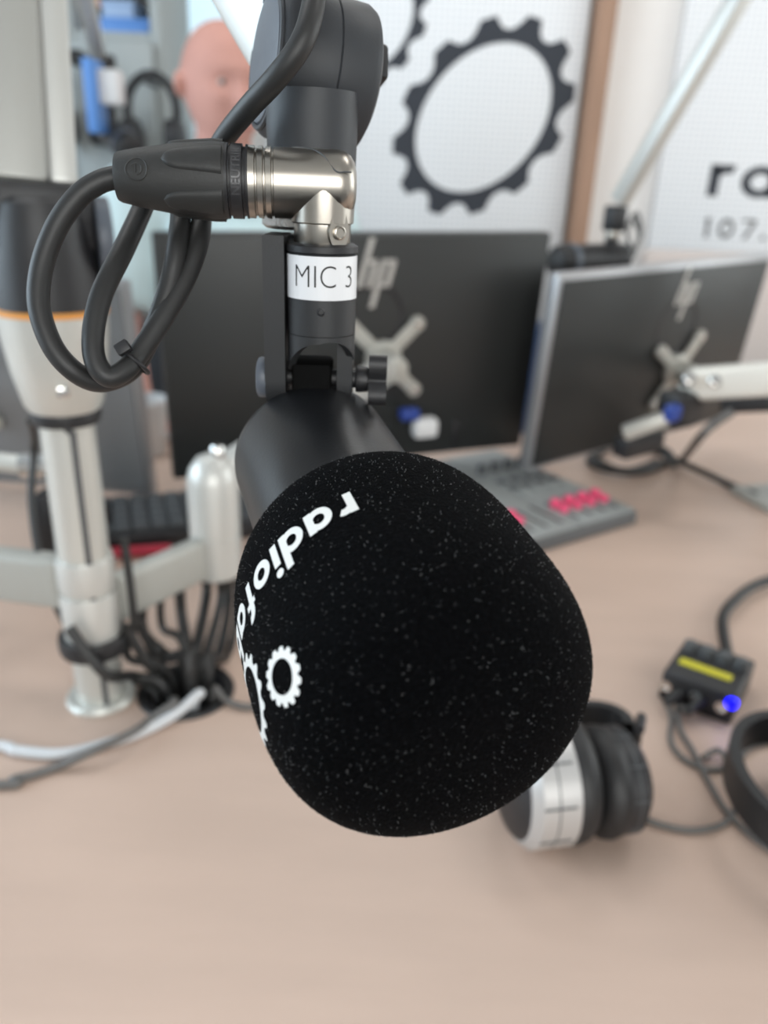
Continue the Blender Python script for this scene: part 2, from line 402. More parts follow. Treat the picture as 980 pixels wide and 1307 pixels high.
# brown upright between the two wall boards
pL = onwall(748, 160, YB - .03); 
struct('trim_1', MB().box((pL[0] + .008, YB - .04, ZC / 2), (.026, .04, ZC / 2), bev=.004), M_wood)
for _x, _y in ((-0.7, 1.0), (0.9, 1.0), (0.1, 1.75)):  # added panels to go with the overhead fill lamps, none in view
    cl = thing('ceiling_fill_panel', 'unseen square ceiling panel added to light the back of the room', 'ceiling light', (_x, _y, 2.68), 'added ceiling light panels')
    MB().box((_x, _y, 2.69), (.30, .30, .012), bev=.003).build('frame', M_white, cl)
    MB().box((_x, _y, 2.674), (.28, .28, .004)).build('diffuser', mat('fill_panel_glow', (.9, .9, .9), .6, emit=(1, .97, .93), estr=.6), cl)

# wall boards
Yb = YB - 0.035
w1 = thing('wall_board', 'white perforated wall board printed with dark cog wheels', 'wall board', (0.05, YB - .02, .9))
MB().box((0.055, YB - .018, 1.55), (.43, .016, .75), bev=.002).build('board', M_perf, w1)
w2 = thing('wall_board', 'white perforated wall board with radio lettering at the right edge', 'wall board', (1.4, YB - .02, .9))
MB().box((1.36, YB - .018, 1.55), (.62, .016, .75), bev=.002).build('board', M_perf, w2)
Yp = YB - 0.0355
def wallpt(cx, cz): return lambda x, y: (cx + x, Yp, cz + y)
k_ = Yp / 2.39
def ellfn(cx, cz, a, b, t):
    c, s = math.cos(t), math.sin(t)
    return lambda x, y: (cx + x * a * c - y * b * s, Yp, cz + x * a * s + y * b * c)
gz = lambda z: 1.17 + (z - 1.17) * k_
big = gear2d(1.0, 1.16, 1.345, 12, .34)
rot = math.radians(-8.1)
big = [[(x * math.cos(rot) - y * math.sin(rot), x * math.sin(rot) + y * math.cos(rot)) for x, y in q] for q in big]
quads_mb(big, ellfn(.2277 * k_, gz(1.3494), .2099 * k_, .1569 * k_, .8272)).build('cog_print', M_print, w1, smooth=0)
sm = gear2d(1.0, 1.16, 1.36, 12, .34)
quads_mb(sm, ellfn(-.098 * k_, gz(1.572), .135 * k_, .105 * k_, .8272)).build('cog_print', M_print, w1, smooth=0)
for word, px, py0, xh, mm, ww in (('radiofabrik', 901, 250, 0.083, M_print, .27), ('107.5', 894, 303, 0.0385, M_print2, .2)):
    o0 = onwall(px, py0, Yp); L, wd = lettering(word, .16 if ww > .25 else .42, ww)
    for g in L:
        if g: quads_mb([[(x * xh, y * xh) for x, y in q] for q in g], lambda x, y: (o0[0] + x * 1.3, Yp, o0[2] + y)).build('letter', mm, w2, smooth=0)

# ------------------------------------------------------------------ desk
DZ = 0.75
desk = thing('desk', 'large pale birch studio desk with a cable grommet', 'desk', (0, .8, 0))
hole = on(238, 882)
def slab_poly(): return [(-1.45, .06), (1.7, .06), (1.7, 1.86), (.36, 1.86), (.30, 1.42), (-1.45, 1.36)]
def desk_top():
    bm = bmesh.new(); poly = slab_poly()
    ring = [(hole[0] + .036 * math.cos(t), hole[1] + .036 * math.sin(t)) for t in np.linspace(0, 2 * math.pi, 24, endpoint=False)]
    vs = [bm.verts.new((x, y, DZ)) for x, y in poly]; hv = [bm.verts.new((x, y, DZ)) for x, y in ring]
    es = [bm.edges.new((vs[i], vs[(i + 1) % len(vs)])) for i in range(len(vs))] + [bm.edges.new((hv[i], hv[(i + 1) % 24])) for i in range(24)]
    bmesh.ops.triangle_fill(bm, use_beauty=True, edges=es)
    r = bmesh.ops.extrude_face_region(bm, geom=bm.faces[:])
    for g in r['geom']:
        if isinstance(g, bmesh.types.BMVert): g.co.z -= 0.028
    bmesh.ops.recalc_face_normals(bm, faces=bm.faces[:]); bm.verts.index_update()
    m = MB(); m.add([v.co for v in bm.verts], [[v.index for v in f.verts] for f in bm.faces]); bm.free(); return m
desk_top().build('worktop', M_desk, desk, smooth=0.3)
for x, y in ((-1.35, .2), (1.55, .2), (-1.35, 1.25), (1.55, 1.75), (.45, 1.7)):
    MB().box((x, y, .361), (.03, .03, .361), bev=.004).build('leg', M_armg, desk)
MB().lathe((hole[0], hole[1], DZ - .03), (0, 0, 1), [(0, .0355), (.0, .033), (.031, .033), (.0325, .041), (.0302, .0425)], 32, cap=False).build('grommet', M_blackp, desk)

# ------------------------------------------------------------------ MIC 3: foam-covered microphone
q = [510.185, 801.547, 1.03526, .9, .0854, .03905, 2.97484, 3.4, .01876, .02637, -.09259]
mc = at(q[0], q[1], .19)
md = (RT * math.cos(q[2]) - UP * math.sin(q[2])) * math.cos(q[3]) - FW * math.sin(q[3])
m1 = unit(np.cross(md, FW)); m2 = np.cross(md, m1)
FL = q[4]
def frad(s):
    t = 2 * s / FL - 1; n = q[6] if t < 0 else q[7]
    return q[5] * (1 - min(abs(t), 1) ** n) ** (1 / n) * (1 + q[8] * t)
def fpt(s, phi, off=0.0):
    r = frad(s); e = min(1e-4, (FL - s) * .3 + 1e-9); s0, s1 = max(s - e, 1e-6), min(s + e, FL - 1e-6)
    dr = (frad(s1) - frad(s0)) / (s1 - s0); nl = math.hypot(1, dr)
    rad = m1 * math.cos(phi) + m2 * math.sin(phi)
    return mc + md * (s - FL / 2) + rad * r + (rad - md * dr) / nl * off
mic = thing('microphone', 'black studio microphone with printed black foam windscreen, labelled MIC 3', 'microphone', mc + md * q[10])
Rb = q[9]; back = mc + md * q[10]
BL = -q[10] - FL / 2 + .02
MB().lathe(back, md, [(0, .006), (.0002, Rb - .0045), (.0012, Rb - .0018), (.0035, Rb - .0003), (.006, Rb), (BL * .55, Rb), (BL, Rb + .0004)], 96).build('body', M_black, mic)
ss = FL * (.5 - .5 * np.cos(np.linspace(0.0, math.pi, 90)))
ws = MB().lathe(mc - md * FL / 2, md, [(float(s), frad(float(s))) for s in ss], 128, ref=m1, cap=False).build('windscreen', M_foam, mic, smooth=3.2)
# flat prints on the foam
printed = np.zeros((400, 720), bool)
def mark(quads, fn2):
    for qd in quads:
        p = [fn2(x, y) for x, y in qd]
        for a in np.linspace(0, 1, 9):
            for b in np.linspace(0, 1, 9):
                s_ = (p[0][0] * (1 - a) + p[1][0] * a) * (1 - b) + (p[3][0] * (1 - a) + p[2][0] * a) * b
                f_ = (p[0][1] * (1 - a) + p[1][1] * a) * (1 - b) + (p[3][1] * (1 - a) + p[2][1] * a) * b
                printed[int(min(max(s_ / FL, 0), .999) * 400), int((f_ % (2 * math.pi)) / (2 * math.pi) * 720)] = True
XH = .0076; PH0 = math.radians(79.7); SB = .0356
L, wd = lettering('radiofabrik', .17, .30)
for g in L:
    fn2 = lambda x, y: (SB + y * XH, PH0 + x * math.radians(9.6))
    mark(g, fn2); quads_mb(g, lambda x, y: fpt(*fn2(x, y), .00022)).build('letter', M_fprint, ws, smooth=0)
def foam_gear(sc_, phc, R_in, R_val, R_tip, teeth, frac):
    rr = frad(sc_); dr = (frad(sc_ + 1e-4) - frad(sc_ - 1e-4)) / 2e-4; k = 1 / math.hypot(1, dr)
    fn2 = lambda x, y: (min(max(sc_ + y * k, .002), FL - .002), phc + x / rr)
    g = gear2d(R_in, R_val, R_tip, teeth, frac, teeth * 10)
    g = [[((qd[0][0] * (1 - t) + qd[3][0] * t), (qd[0][1] * (1 - t) + qd[3][1] * t)) for t in ()] or qd for qd in g]
    mark(g, fn2); quads_mb(g, lambda x, y: fpt(*fn2(x, y), .00022)).build('cog_print', M_fprint, ws, smooth=0)
foam_gear(.0664, math.radians(127.2), .0036, .0051, .0060, 14, .5)
foam_gear(.0566, math.radians(151.2), .0072, .0088, .0102, 14, .3)
# flock: short fibres standing on the foam
def flock(count, ln, wdt, m, name):
    tb = np.concatenate([np.linspace(0, .9, 300), 1 - .1 * (1 - np.linspace(0, 1, 500)) ** 3])[:-1] * FL   # area-weighted along the profile
    rb_ = np.array([frad(min(t, FL * .999999)) for t in tb]); ar = np.hypot(np.diff(tb), np.diff(rb_)) * (rb_[1:] + rb_[:-1])
    S = np.interp(rng.uniform(0, 1, count), np.concatenate([[0], np.cumsum(ar) / ar.sum()]), tb); S = np.clip(S, 1e-5, FL * .99999)
    PHI = rng.uniform(0, 2 * math.pi, len(S)); pr = printed[(S / FL * 400).astype(int), (PHI / (2 * math.pi) * 720).astype(int)]
    S, PHI = S[~pr], PHI[~pr]; n = len(S)
    base = np.array([fpt(s, p) for s, p in zip(S, PHI)]); tip = np.array([fpt(s, p, .001) for s, p in zip(S, PHI)])
    nor = (tip - base) / .001; t = rng.normal(size=(n, 3)); side = np.cross(nor, t); side /= np.linalg.norm(side, axis=1)[:, None]
    lean = rng.normal(size=(n, 3)) * .75
    dirv = nor + lean; dirv /= np.linalg.norm(dirv, axis=1)[:, None]
    le = (rng.uniform(.5, 1.0, n) * ln)[:, None]
    V = np.empty((n, 3, 3)); V[:, 0] = base - side * wdt; V[:, 1] = base + side * wdt; V[:, 2] = base + dirv * le
    V = V.reshape(-1, 3) - origin(mic)
    me = bpy.data.meshes.new(name); me.vertices.add(3 * n); me.vertices.foreach_set('co', V.ravel())
    me.loops.add(3 * n); me.loops.foreach_set('vertex_index', np.arange(3 * n, dtype=np.int32))
    me.polygons.add(n); me.polygons.foreach_set('loop_start', np.arange(0, 3 * n, 3, dtype=np.int32))
    me.update(); me.validate(); me.materials.append(m)
    o = bpy.data.objects.new(name, me); COL.objects.link(o); o.parent = ws; o['kind'] = 'stuff'; return o
flock(75000, .00048, .00005, M_flock, 'flock')
flock(6000, .00060, .000045, M_lint, 'lint')

# mount: vertical connector tube with a fork gripping the lug on the body
V0 = at(411, 345, .232); vx, vy = V0[0], V0[1]
Z = lambda py, y=None: zfor(411, py, vy if y is None else y)
rt = .0104
right = unit(np.array([RT[0], RT[1], 0])); fwdh = np.cross([0, 0, 1], right)     # horizontal axes of the mount
AXH = np.array([right, fwdh, [0, 0, 1]])
def mp(a, b, z): return np.array([vx, vy, 0]) + right * a + fwdh * b + np.array([0, 0, z])
zt, zb = Z(318), Z(428)
tube = MB().lathe((vx, vy, zb), (0, 0, 1), [(0, rt - .0012), (.0012, rt), (zt - zb - .0012, rt), (zt - zb, rt - .001), (zt - zb, .0086), (zt - zb - .004, .0084)], 64).build('connector_tube', M_bracket, mic)
MB().lathe((vx, vy, zt - .0008), (0, 0, 1), [(0, rt - .0008), (.0003, rt + .0003), (.0020, rt + .0003), (.0026, rt - .0008), (.0028, .0080), (.0028, 0)], 64, cap=False).build('tube_collar', M_blackp, mic)
# white label wrapped on the tube
zl0, zl1 = Z(378), Z(324)
def wrap(x, z, off): t = x / rt; return mp(math.sin(t) * (rt + off), -math.cos(t) * (rt + off), z)
st = MB(); xs = np.linspace(-.0185, .0165, 36)
for a, b in zip(xs, xs[1:]): st.add([wrap(a, zl0, .00012), wrap(b, zl0, .00012), wrap(b, zl1, .00012), wrap(a, zl1, .00012)], [(0, 1, 2, 3)])
st.build('label_sticker', M_sticker, tube)
tv, tf = text_quads('MIC 3', .0092, -.00016)
MB().add([wrap(x * .86 - .0084, zl0 + .0036 + y, .0002) for x, y in tv], tf).build('lettering', M_ink, tube, smooth=0)
MB().lathe(mp(.0005, -rt + .0006, Z(392)), -fwdh, [(0, .0013), (.0006, .0013), (.0008, .0008), (.0004, .0006)], 20).build('set_screw', M_blackp, tube)
# block behind the tube
bz0, bz1 = Z(425, vy + .02), Z(300, vy + .02)
MB().box(mp(-.0058, .0165, (bz0 + bz1) / 2), (.0116, .0085, (bz1 - bz0) / 2), AXH, bev=.002, seg=3).build('mount_block', M_bracket, mic)
zp = Z(486)                                                         # pivot height
def leg(a, ha, name, zt_, w):
    poly = []
    poly += [(.0165, zt_), (-w, zt_)]
    for t in np.linspace(math.pi, 2 * math.pi, 13): poly.append((.004 + (w + .004 if math.cos(t) < 0 else .0095) * math.cos(t), zp + .0095 * math.sin(t)))
    MB().prism(poly, mp(a - ha, 0, 0), [fwdh, [0, 0, 1], right], 2 * ha).build(name, M_bracket, mic)
leg(-.0142, .0032, 'fork_leg', Z(302), .0042); leg(.0074, .0024, 'fork_leg', Z(425), .0020)
sk = MB(); ths = np.linspace(math.radians(-92), math.radians(88), 40)
for r_ in (rt, rt - .0022):
    for th in ths:
        u_ = math.sin(th) / 1.01; arch = math.sqrt(max(0.0, 1 - u_ * u_))
        sk.v.append(tuple(mp(math.sin(th) * r_, -math.cos(th) * r_, zb + .001)))
        lowz = (zp + .0015 + .004 * (math.sin(th) > 0) * math.sin(th)) + (Z(432) - zp - .0015) * arch
        sk.v.append(tuple(mp(math.sin(th) * r_, -math.cos(th) * r_, min(lowz, zb + .0005))))
n_ = len(ths)
for i in range(n_ - 1):
    o1, o2 = 2 * i, 2 * n_ + 2 * i
    sk.f += [(o1, o1 + 2, o1 + 3, o1 + 1), (o2 + 1, o2 + 3, o2 + 2, o2), (o1 + 1, o1 + 3, o2 + 3, o2 + 1)]
sk.f += [(0, 1, 2 * n_ + 1, 2 * n_), (2 * n_ - 2, 2 * n_ - 1, 4 * n_ - 1, 4 * n_ - 2)]
sk.build('fork_arch', M_bracket, mic, smooth=.9)
# lug on the body
M_void = mat('black_lug', (.003, .003, .003), .8); M_void.node_tree.nodes['Principled BSDF'].inputs['Specular IOR Level'].default_value = 0.1
lug_c = mp(-.003, .004, zp - .004)
MB().box(lug_c, (.0062, .0075, .010), AXH, bev=.0015).build('mount_lug', M_void, mic)
MB().cyl(mp(-.0190, .004, zp), mp(.0165, .004, zp), .0028).build('pivot_pin', M_blackp, mic)
MB().cyl(mp(-.0204, .002, zp), mp(-.0168, .002, zp), .0064, .0064, 40, .0010).build('pivot_bolt', M_disc, mic)
kn = MB()
kn.cyl(mp(.0108, .004, zp), mp(.0150, .004, zp), .0042, .0040, 32, .0006)
lob = []
for t in np.linspace(0, 2 * math.pi, 60, endpoint=False):
    r_ = .0062 + .0026 * math.cos(3 * t + .5); lob.append((r_ * math.cos(t), r_ * math.sin(t)))
kn.prism(lob, mp(.0150, .004, zp), [fwdh, [0, 0, 1], right], .0058)
kn.build('wing_knob', M_blackp, mic)

# ------------------------------------------------------------------ cable with right-angle connector
cab = thing('microphone_cable', 'black microphone cable with nickel angled plug, tied in a coil', 'cable', (vx, vy, zt + .003))
zc = Z(236)
D = np.array([vx, vy, zc]); A0 = at(150, 226, .2165)
ax = unit(A0 - D); BLn = np.linalg.norm(A0 - D)
sh_r = .0095
px2 = lambda px: BLn * (411 - px) / (411 - 150.0)                   # distance along the plug for a picture column
# nickel shell: barrel, elbow, socket
b = MB()
b.lathe(D - ax * .0096, ax, [(0, .0004), (0, sh_r * .45), (.0005, sh_r * .66), (.0016, sh_r * .84), (.0034, sh_r * .96), (.0055, sh_r), (px2(372) + .0096, sh_r), (px2(352) + .0096, sh_r)], 64)
e_ = D + ax * px2(352)
prof = [(0, sh_r)]
for k in range(3):
    h = k * .0023; prof += [(h + .0008, sh_r), (h + .0010, sh_r - .0005), (h + .0014, sh_r - .0005), (h + .0016, sh_r + .0002)]
prof += [(px2(316) - px2(352), sh_r + .0002), (px2(316) - px2(352), sh_r - .002)]
b.lathe(e_, ax, prof, 64)
b.lathe((vx, vy, zt + .001), (0, 0, 1), [(0, .0081), (.0005, .0084), (Z(290) - zt, .0084), (Z(288) - zt, .0092), (Z(262) - zt, .0094), (zc - zt, .0094)], 64)
shell = b.build('connector_shell', M_nickel, cab)
sm = MB(); up_r = lambda h, ph: D + ax * h + (-FW * math.cos(ph) + np.cross(ax, FW) * math.sin(ph)) * (sh_r + .00005)
_u = np.cross(ax, FW); sg_ = 1 if _u[2] > 0 else -1
up_r = lambda h, ph: D + ax * h + (unit(-FW - ax * (-FW @ ax)) * math.cos(ph) + unit(_u) * sg_ * math.sin(ph)) * (sh_r + .00002)
sm.tube([up_r(px2(372), 1.1), up_r(px2(392), 1.0), up_r(px2(410), .55), up_r(px2(426), .0), up_r(px2(438), -.02), up_r(px2(446), -.02)], .00022, 6, 8)
sm.build('shell_seam', M_btn, shell)
# release latch on the socket
zl = Z(292); ld = unit(-fwdh * .80 + right * .60)
lt = []
for t in np.linspace(0, 2 * math.pi, 40, endpoint=False):
    yy = math.sin(t); lt.append((.0034 * math.cos(t) * (1.0 if yy < 0 else (1 - .45 * yy)), (.0052 if yy < 0 else .0085) * yy))
lr = unit(np.cross([0, 0, 1], -ld))
MB().prism(lt, np.array([vx, vy, zl]) + ld * .0074, [lr, [0, 0, 1], ld], .0016).build('release_latch', M_nickel, shell)
MB().lathe(np.array([vx, vy, zl - .0006]) + ld * .0088, ld, [(0, .0020), (.0008, .0020), (.0010, .0016), (.0007, .0013), (.0007, 0)], 24, cap=False).build('latch_button', M_nickel, shell)
# black ring with grooves + rubber boot
g0 = px2(316); g1 = px2(287); pr = [(0, .0090)]
nG = 4; pr += [(0, .0098), ((g1 - g0) * .10, .0099), ((g1 - g0) * .12, .0092), ((g1 - g0) * .24, .0092), ((g1 - g0) * .26, .0100), ((g1 - g0) * .74, .0100), ((g1 - g0) * .76, .0092), ((g1 - g0) * .86, .0092), ((g1 - g0) * .88, .0101)]; nG = 0
for k in range(nG):
    h0 = (g1 - g0) * k / nG; h1 = (g1 - g0) * (k + .55) / nG; h2 = (g1 - g0) * (k + .62) / nG; h3 = (g1 - g0) * (k + .95) / nG
    pr += [(h0, .0099), (h1, .0100), (h2, .0094), (h3, .0094)]
pr += [(g1 - g0, .0101), (g1 - g0, .006)]
MB().lathe(D + ax * g0, ax, pr, 64).build('locking_ring', M_blackp, cab)
bl = BLn - g1
nv, nf = text_quads('NEUTRIK', .0034, .00005)
fa0 = unit(np.cross(ax, np.cross(-FW, ax))); sd0 = np.cross(ax, fa0)
MB().add([D + ax * (g0 + (g1 - g0) * .32 + y) + (fa0 * math.cos((x - .0075) / .0098) + sd0 * math.sin((x - .0075) / .0098)) * .01005 for x, y in nv], nf).build('ring_lettering', mat('gloss_black', (.065, .065, .068), .25), cab, smooth=0)
boot = MB().lathe(D + ax * g1, ax, [(0, .0102), (bl * .12, .0103), (bl * .45, .0095), (bl * .8, .0078), (bl * .97, .0067), (bl, .0062), (bl, .0034)], 64).build('boot', M_boot, cab)
# raised pointed rubber tongues along the boot
e1, e2 = perp(ax); fa = unit(np.cross(ax, np.cross(-FW, ax)))       # direction facing out of the picture
sd = np.cross(ax, fa)
def boot_r(h): return np.interp(h, [0, bl * .12, bl * .45, bl * .8, bl * .97, bl], [.0102, .0103, .0095, .0078, .0067, .0062])
def tongue(phi0, wid, h_end, name):
    m = MB(); n = 18; rows = 14
    for i in range(rows + 1):
        h = bl * .02 + (h_end - bl * .02) * i / rows; k = i / rows
        w = wid * (1 - .35 * k) * math.sqrt(max(0, 1 - max(0, (k - .7) / .3) ** 2)) + 1e-4
        for j in range(n + 1):
            u = -1 + 2 * j / n; ph = phi0 + u * w
            up_ = .0010 * (1 - abs(u) ** 6) * (1 if i < rows else .1)
            r = boot_r(h) - .0002 + up_
            m.v.append(tuple(D + ax * (g1 + h) + (fa * math.cos(ph) + sd * math.sin(ph)) * r))
    for i in range(rows):
        for j in range(n): m.f.append((i * (n + 1) + j, i * (n + 1) + j + 1, (i + 1) * (n + 1) + j + 1, (i + 1) * (n + 1) + j))
    return m.build(name, M_boot, boot, smooth=1.2)
for a_ in (12, 84, 156, 228, 300): tongue(math.radians(a_), .46, bl * .56, 'rubber_tongue')
def bpt(h, ph, up_): return D + ax * (g1 + h) + (fa * math.cos(ph) + sd * math.sin(ph)) * (boot_r(h) + up_)
hE, pE = bl * .78, -.10
MB().tube([bpt(hE + .0030 * math.cos(t), pE + .0030 / boot_r(hE) * math.sin(t), .0000) for t in np.linspace(0, 2 * math.pi, 36, endpoint=False)], .00026, 8, 1, True).build('moulded_emblem', M_boot, boot)
mk = MB()
mk.tube([bpt(hE + .0015 * math.cos(t), pE + .0015 / boot_r(hE) * math.sin(t), .0000) for t in np.linspace(.6, 4.6, 16)], .00024, 6, 2)
mk.tube([bpt(hE + .0002, pE + k, .0000) for k in (-.14, 0, .14)], .00024, 6, 3)
mk.build('moulded_arrow', M_boot, boot)
# the cable run
rc = .0031
run = [at(152, 226, .2160), at(128, 232, .2155), at(100, 251, .215), at(72, 290, .215), at(53, 342, .215), at(50, 392, .215), at(66, 440, .216), at(90, 470, .218), at(118, 486, .222), at(145, 484, .225),
       at(172, 466, .226), at(197, 418, .226), at(216, 365, .226), at(226, 315, .2265), at(230, 270, .234), at(219, 232, .240), at(196, 232, .240), at(181, 268, .236), at(157, 320, .226), at(130, 375, .219),
       at(119, 425, .2165), at(122, 462, .216), at(139, 481, .217), at(160, 472, .219), at(178, 450, .222), at(210, 402, .225), at(238, 352, .228), at(254, 305, .231), at(259, 262, .238), at(266, 215, .238),
       at(285, 178, .226), at(318, 137, .212), at(352, 100, .203), at(382, 60, .199), at(397, 20, .200), at(402, -25, .206), at(398, -80, .222)]
_e1 = at(5, -520, .52); _t1 = at(362, 40, .236)
for _f in (.16, .35, .6, .85, .97): run.append(_t1 + (_e1 - _t1) * _f + np.array([.006, -.020, .004]))
MB().tube(run, rc, 16, 8).build('cable', M_rubber, cab)
tie = MB(); tc_ = at(171, 461, .2225)
tie.torus(tc_, unit(at(190, 435, .222) - at(150, 480, .220)), .0050, .0006, 30, 8)
tie.box(at(157, 444, .2160), (.0020, .0013, .0017), np.array([unit(RT * .8 + UP * .5), FW, unit(UP * .8 - RT * .5)]), bev=.0004)
tie.build('cable_tie', M_blackp, cab)

# ------------------------------------------------------------------ boom arms
def boom(label, base, ztop, elbow, tip, group, full=True, two=True):
    base = np.array(base, float); elbow = np.array(elbow, float); tip = np.array(tip, float)
    t = thing('boom_arm', label, 'boom arm', base, group); x, y, z = base; zr = z + .250
    H = ztop - z                                                    # pole-foot to arm joint
    u = H / .412
    po = MB()
    po.lathe(base, (0, 0, 1), [(0, .0195), (.004, .0198), (zr - z, .0195)], 48); pole = po.build('pole', M_alu, t)
    fwd = unit(np.array([-x, -y, 0])); sdv = np.cross([0, 0, 1], fwd)
    MB().box(base + fwd * .0190 + sdv * .003 + np.array([0, 0, .125]), (.0022, .0022, .122), [sdv, fwd, [0, 0, 1]]).build('cable_groove', M_btn, pole)
    MB().lathe(base, (0, 0, 1), [(0, .0285), (.003, .0290), (.006, .0270), (.0065, .0197)], 40).build('foot_ring', M_alu, t)
    MB().lathe(base + [0, 0, .052], (0, 0, 1), [(0, .0197), (0, .0275), (.003, .0285), (.012, .0285), (.015, .0275), (.015, .0197)], 40).build('clamp_collar', M_blackp, t)
    MB().lathe(base + [0, 0, .250 * 1], (0, 0, 1), [(0, .0195), (0, .024), (.006, .0255), (.010, .0245)], 40).build('rubber_ring', M_blackp, t)
    c0 = .258
    MB().lathe(base + [0, 0, c0], (0, 0, 1), [(0, .0235), (.006, .0275), (.030, .0330), (.055, .0362), (.071, .0370)], 48).build('tapered_cup', M_alu, t)
    MB().lathe(base + [0, 0, c0 + .071], (0, 0, 1), [(0, .0368), (.0006, .0376), (.0036, .0376), (.0042, .0360)], 48).build('signal_ring', M_orange, t)
    MB().lathe(base + [0, 0, c0 + .075], (0, 0, 1), [(0, .0355), (.03, .0345), (.055, .032), (.068, .029), (.072, .024)], 40).build('joint_housing', M_blackp, t)
    jz = base + np.array([0, 0, c0 + .142])
    # hinge discs
    MB().cyl(jz - sdv * -.044 + [0, 0, -.022], jz - sdv * -.034 + [0, 0, -.022], .028, .028, 40, .002).build('hinge_cap', M_disc, t)
    MB().box(jz + [0, 0, -.008], (.034, .018, .022), [sdv, fwd, [0, 0, 1]], bev=.006).build('hinge_block', M_blackp, t)
    MB().box(np.array([at(157, 441, .2155)][0]) if False else base + fwd * .034 + sdv * .0 + np.array([0, 0, c0 + .022]), (.004, .002, .004), [sdv, fwd, [0, 0, 1]], bev=.001).build('cup_screw', M_chrome, t)
    # lower arm: two parallel profiles
    la = unit(elbow - jz); ls, lf = unit(np.cross(la, -fwd)), None; lf = np.cross(la, ls)
    Ln = np.linalg.norm(elbow - jz)
    for off, hw in ((-.0105, .0165), (.0160, .0085)):
        MB().box((jz + elbow) / 2 + ls * -off + la * .004, (hw, .015, Ln / 2 - .006), [ls, lf, la], bev=.003).build('lower_arm_profile', M_armp if off < 0 else M_alup, t)
    MB().cyl(elbow - ls * .036, elbow + ls * .036, .028, .028, 40, .003).build('elbow_joint', M_blackp, t)
    ua = unit(tip - elbow); us = unit(np.cross(ua, [0, 0, 1])); uf = np.cross(ua, us); Lu = np.linalg.norm(tip - elbow)
    MB().box((elbow + tip) / 2, (.0145, .0125, Lu / 2 - .006), [us, uf, ua], bev=.004).build('upper_arm_profile', M_alup, t)
    return t, jz
pole_b = on(130, 890)
jt = at(340, 76, .231)                                              # left face of the tip joint
jax = unit(RT * .92 + FW * .40 - UP * .02)
boom1, _ = boom('silver boom arm on a pole at left carrying the MIC 3 microphone', pole_b, 1.165, at(5, -520, .52), jt + jax * .017, 'studio microphone boom arms')
# tip joint with neck, nut
jr = .0212
hs = MB()
hs.lathe(jt, jax, [(0, jr - .002), (.0012, jr - .0006), (.0025, jr), (.0165, jr), (.0168, jr - .0004), (.0172, jr), (.0275, jr), (.0295, jr - .001), (.031, jr - .004)], 72)
tipj = hs.build('tip_joint', M_housing, boom1)
MB().lathe(jt - jax * .0004, jax, [(-.0010, 0), (-.0010, jr - .006), (-.0006, jr - .0038), (.0006, jr - .0032)], 64, cap=False).build('joint_cap', M_disc, tipj)
MB().torus(jt - jax * .0001, jax, jr - .0024, .0009, 64, 8).build('cap_rim', M_housing, tipj)
MB().box(jt + jax * .034 + UP * .006, (.004, .006, .0055), [jax, unit(np.cross(jax, UP)), UP], bev=.0015).build('tension_knob', M_blackp, tipj)
nk = np.array([*mp(-.0045, .0165, 0)[:2], 0])
zn = zfor(388, 165, nk[1]); znb = zfor(388, 290, nk[1])
MB().lathe(nk + [0, 0, znb + .006], (0, 0, 1), [(0, .0128), (.004, .0132), (zn - znb + .004, .0140)], 48).build('neck', M_housing, boom1)
nut = MB(); kp = []
n_k = 72; hN = [0, .0012, .0058, .0070]
nut.lathe(nk - right * .0018 + [0, 0, znb - .0004], (0, 0, 1), [(0, .0124), (.0010, .0138), (.0066, .0138), (.0076, .0124)], n_k)
nut.build('knurled_nut', mat('knurled_steel', (.55, .53, .50), .35, 1.0, bump=.8, bscale=1400), boom1)

# second pole behind and the right-hand boom
p2 = at(72, 367, .78); p2[2] = DZ
boom2, _ = boom('silver boom arm behind the left monitor, second pole back', p2, 1.165, at(20, -420, .86), at(127, 78, 1.5), 'studio microphone boom arms')
p3 = on(1004, 640)
boom3, _ = boom('long silver boom arm slanting down to the microphone behind the right monitor', p3, 1.165, at(1010, -118, .98), at(788, 262, 1.26), 'studio microphone boom arms')
MB().box(p3 + np.array([-.012, .0, .006]), (.055, .045, .006), yawax(.3), bev=.002).build('base_plate', M_armg, boom3)

# ------------------------------------------------------------------ small microphones at the far booms
def far_mic(label, tip, md_, drop, foam=False):
    tip = np.array(tip, float); t = thing('microphone', label, 'microphone', tip - [0, 0, drop])
    MB().cyl(tip - [.0, 0, .022], tip + [0, 0, .018], .019, .019, 28, .004).build('tip_swivel', M_blackp, t)
    MB().cyl(tip - [0, 0, .034], tip - [0, 0, .022], .0125, .0125, 28, .001).build('connector_plug', M_nickel, t)
    MB().cyl(tip - [0, 0, drop + .01], tip - [0, 0, .034], .0115, .0115, 28).build('connector_tube', M_blackp, t)
    a = unit(md_); c = tip - np.array([0, 0, drop + .02])
    MB().lathe(c - a * .03, a, [(0, .006), (.0, .023), (.004, .027), (.10, .027), (.112, .0275)], 40).build('body', M_blackp, t)
    MB().lathe(c + a * .080, a, [(0, .0272), (0, .029), (.010, .029), (.010, .0272)], 40).build('grille_ring', M_disc, t)
    MB().lathe(c + a * .082, a, [(0, .027), (.02, .0275), (.03, .025), (.036, .018), (.038, .006)], 40, cap=True).build('grille', M_pad, t)
    return t
far_mic('black microphone hanging behind the top edge of the right monitor', at(785, 277, 1.27), (-.86, -.45, -.02), .048)
far_mic('dark microphone beside the seated man at far left', at(135, 84, 1.5), (.55, -.75, -.25), .10)
MB_c = MB().tube([at(800, 290, 1.25), at(812, 272, 1.24), at(818, 296, 1.24), at(808, 318, 1.25), at(800, 300, 1.26), at(806, 280, 1.26), at(816, 300, 1.26), at(806, 330, 1.27)], .0035, 8, 6)
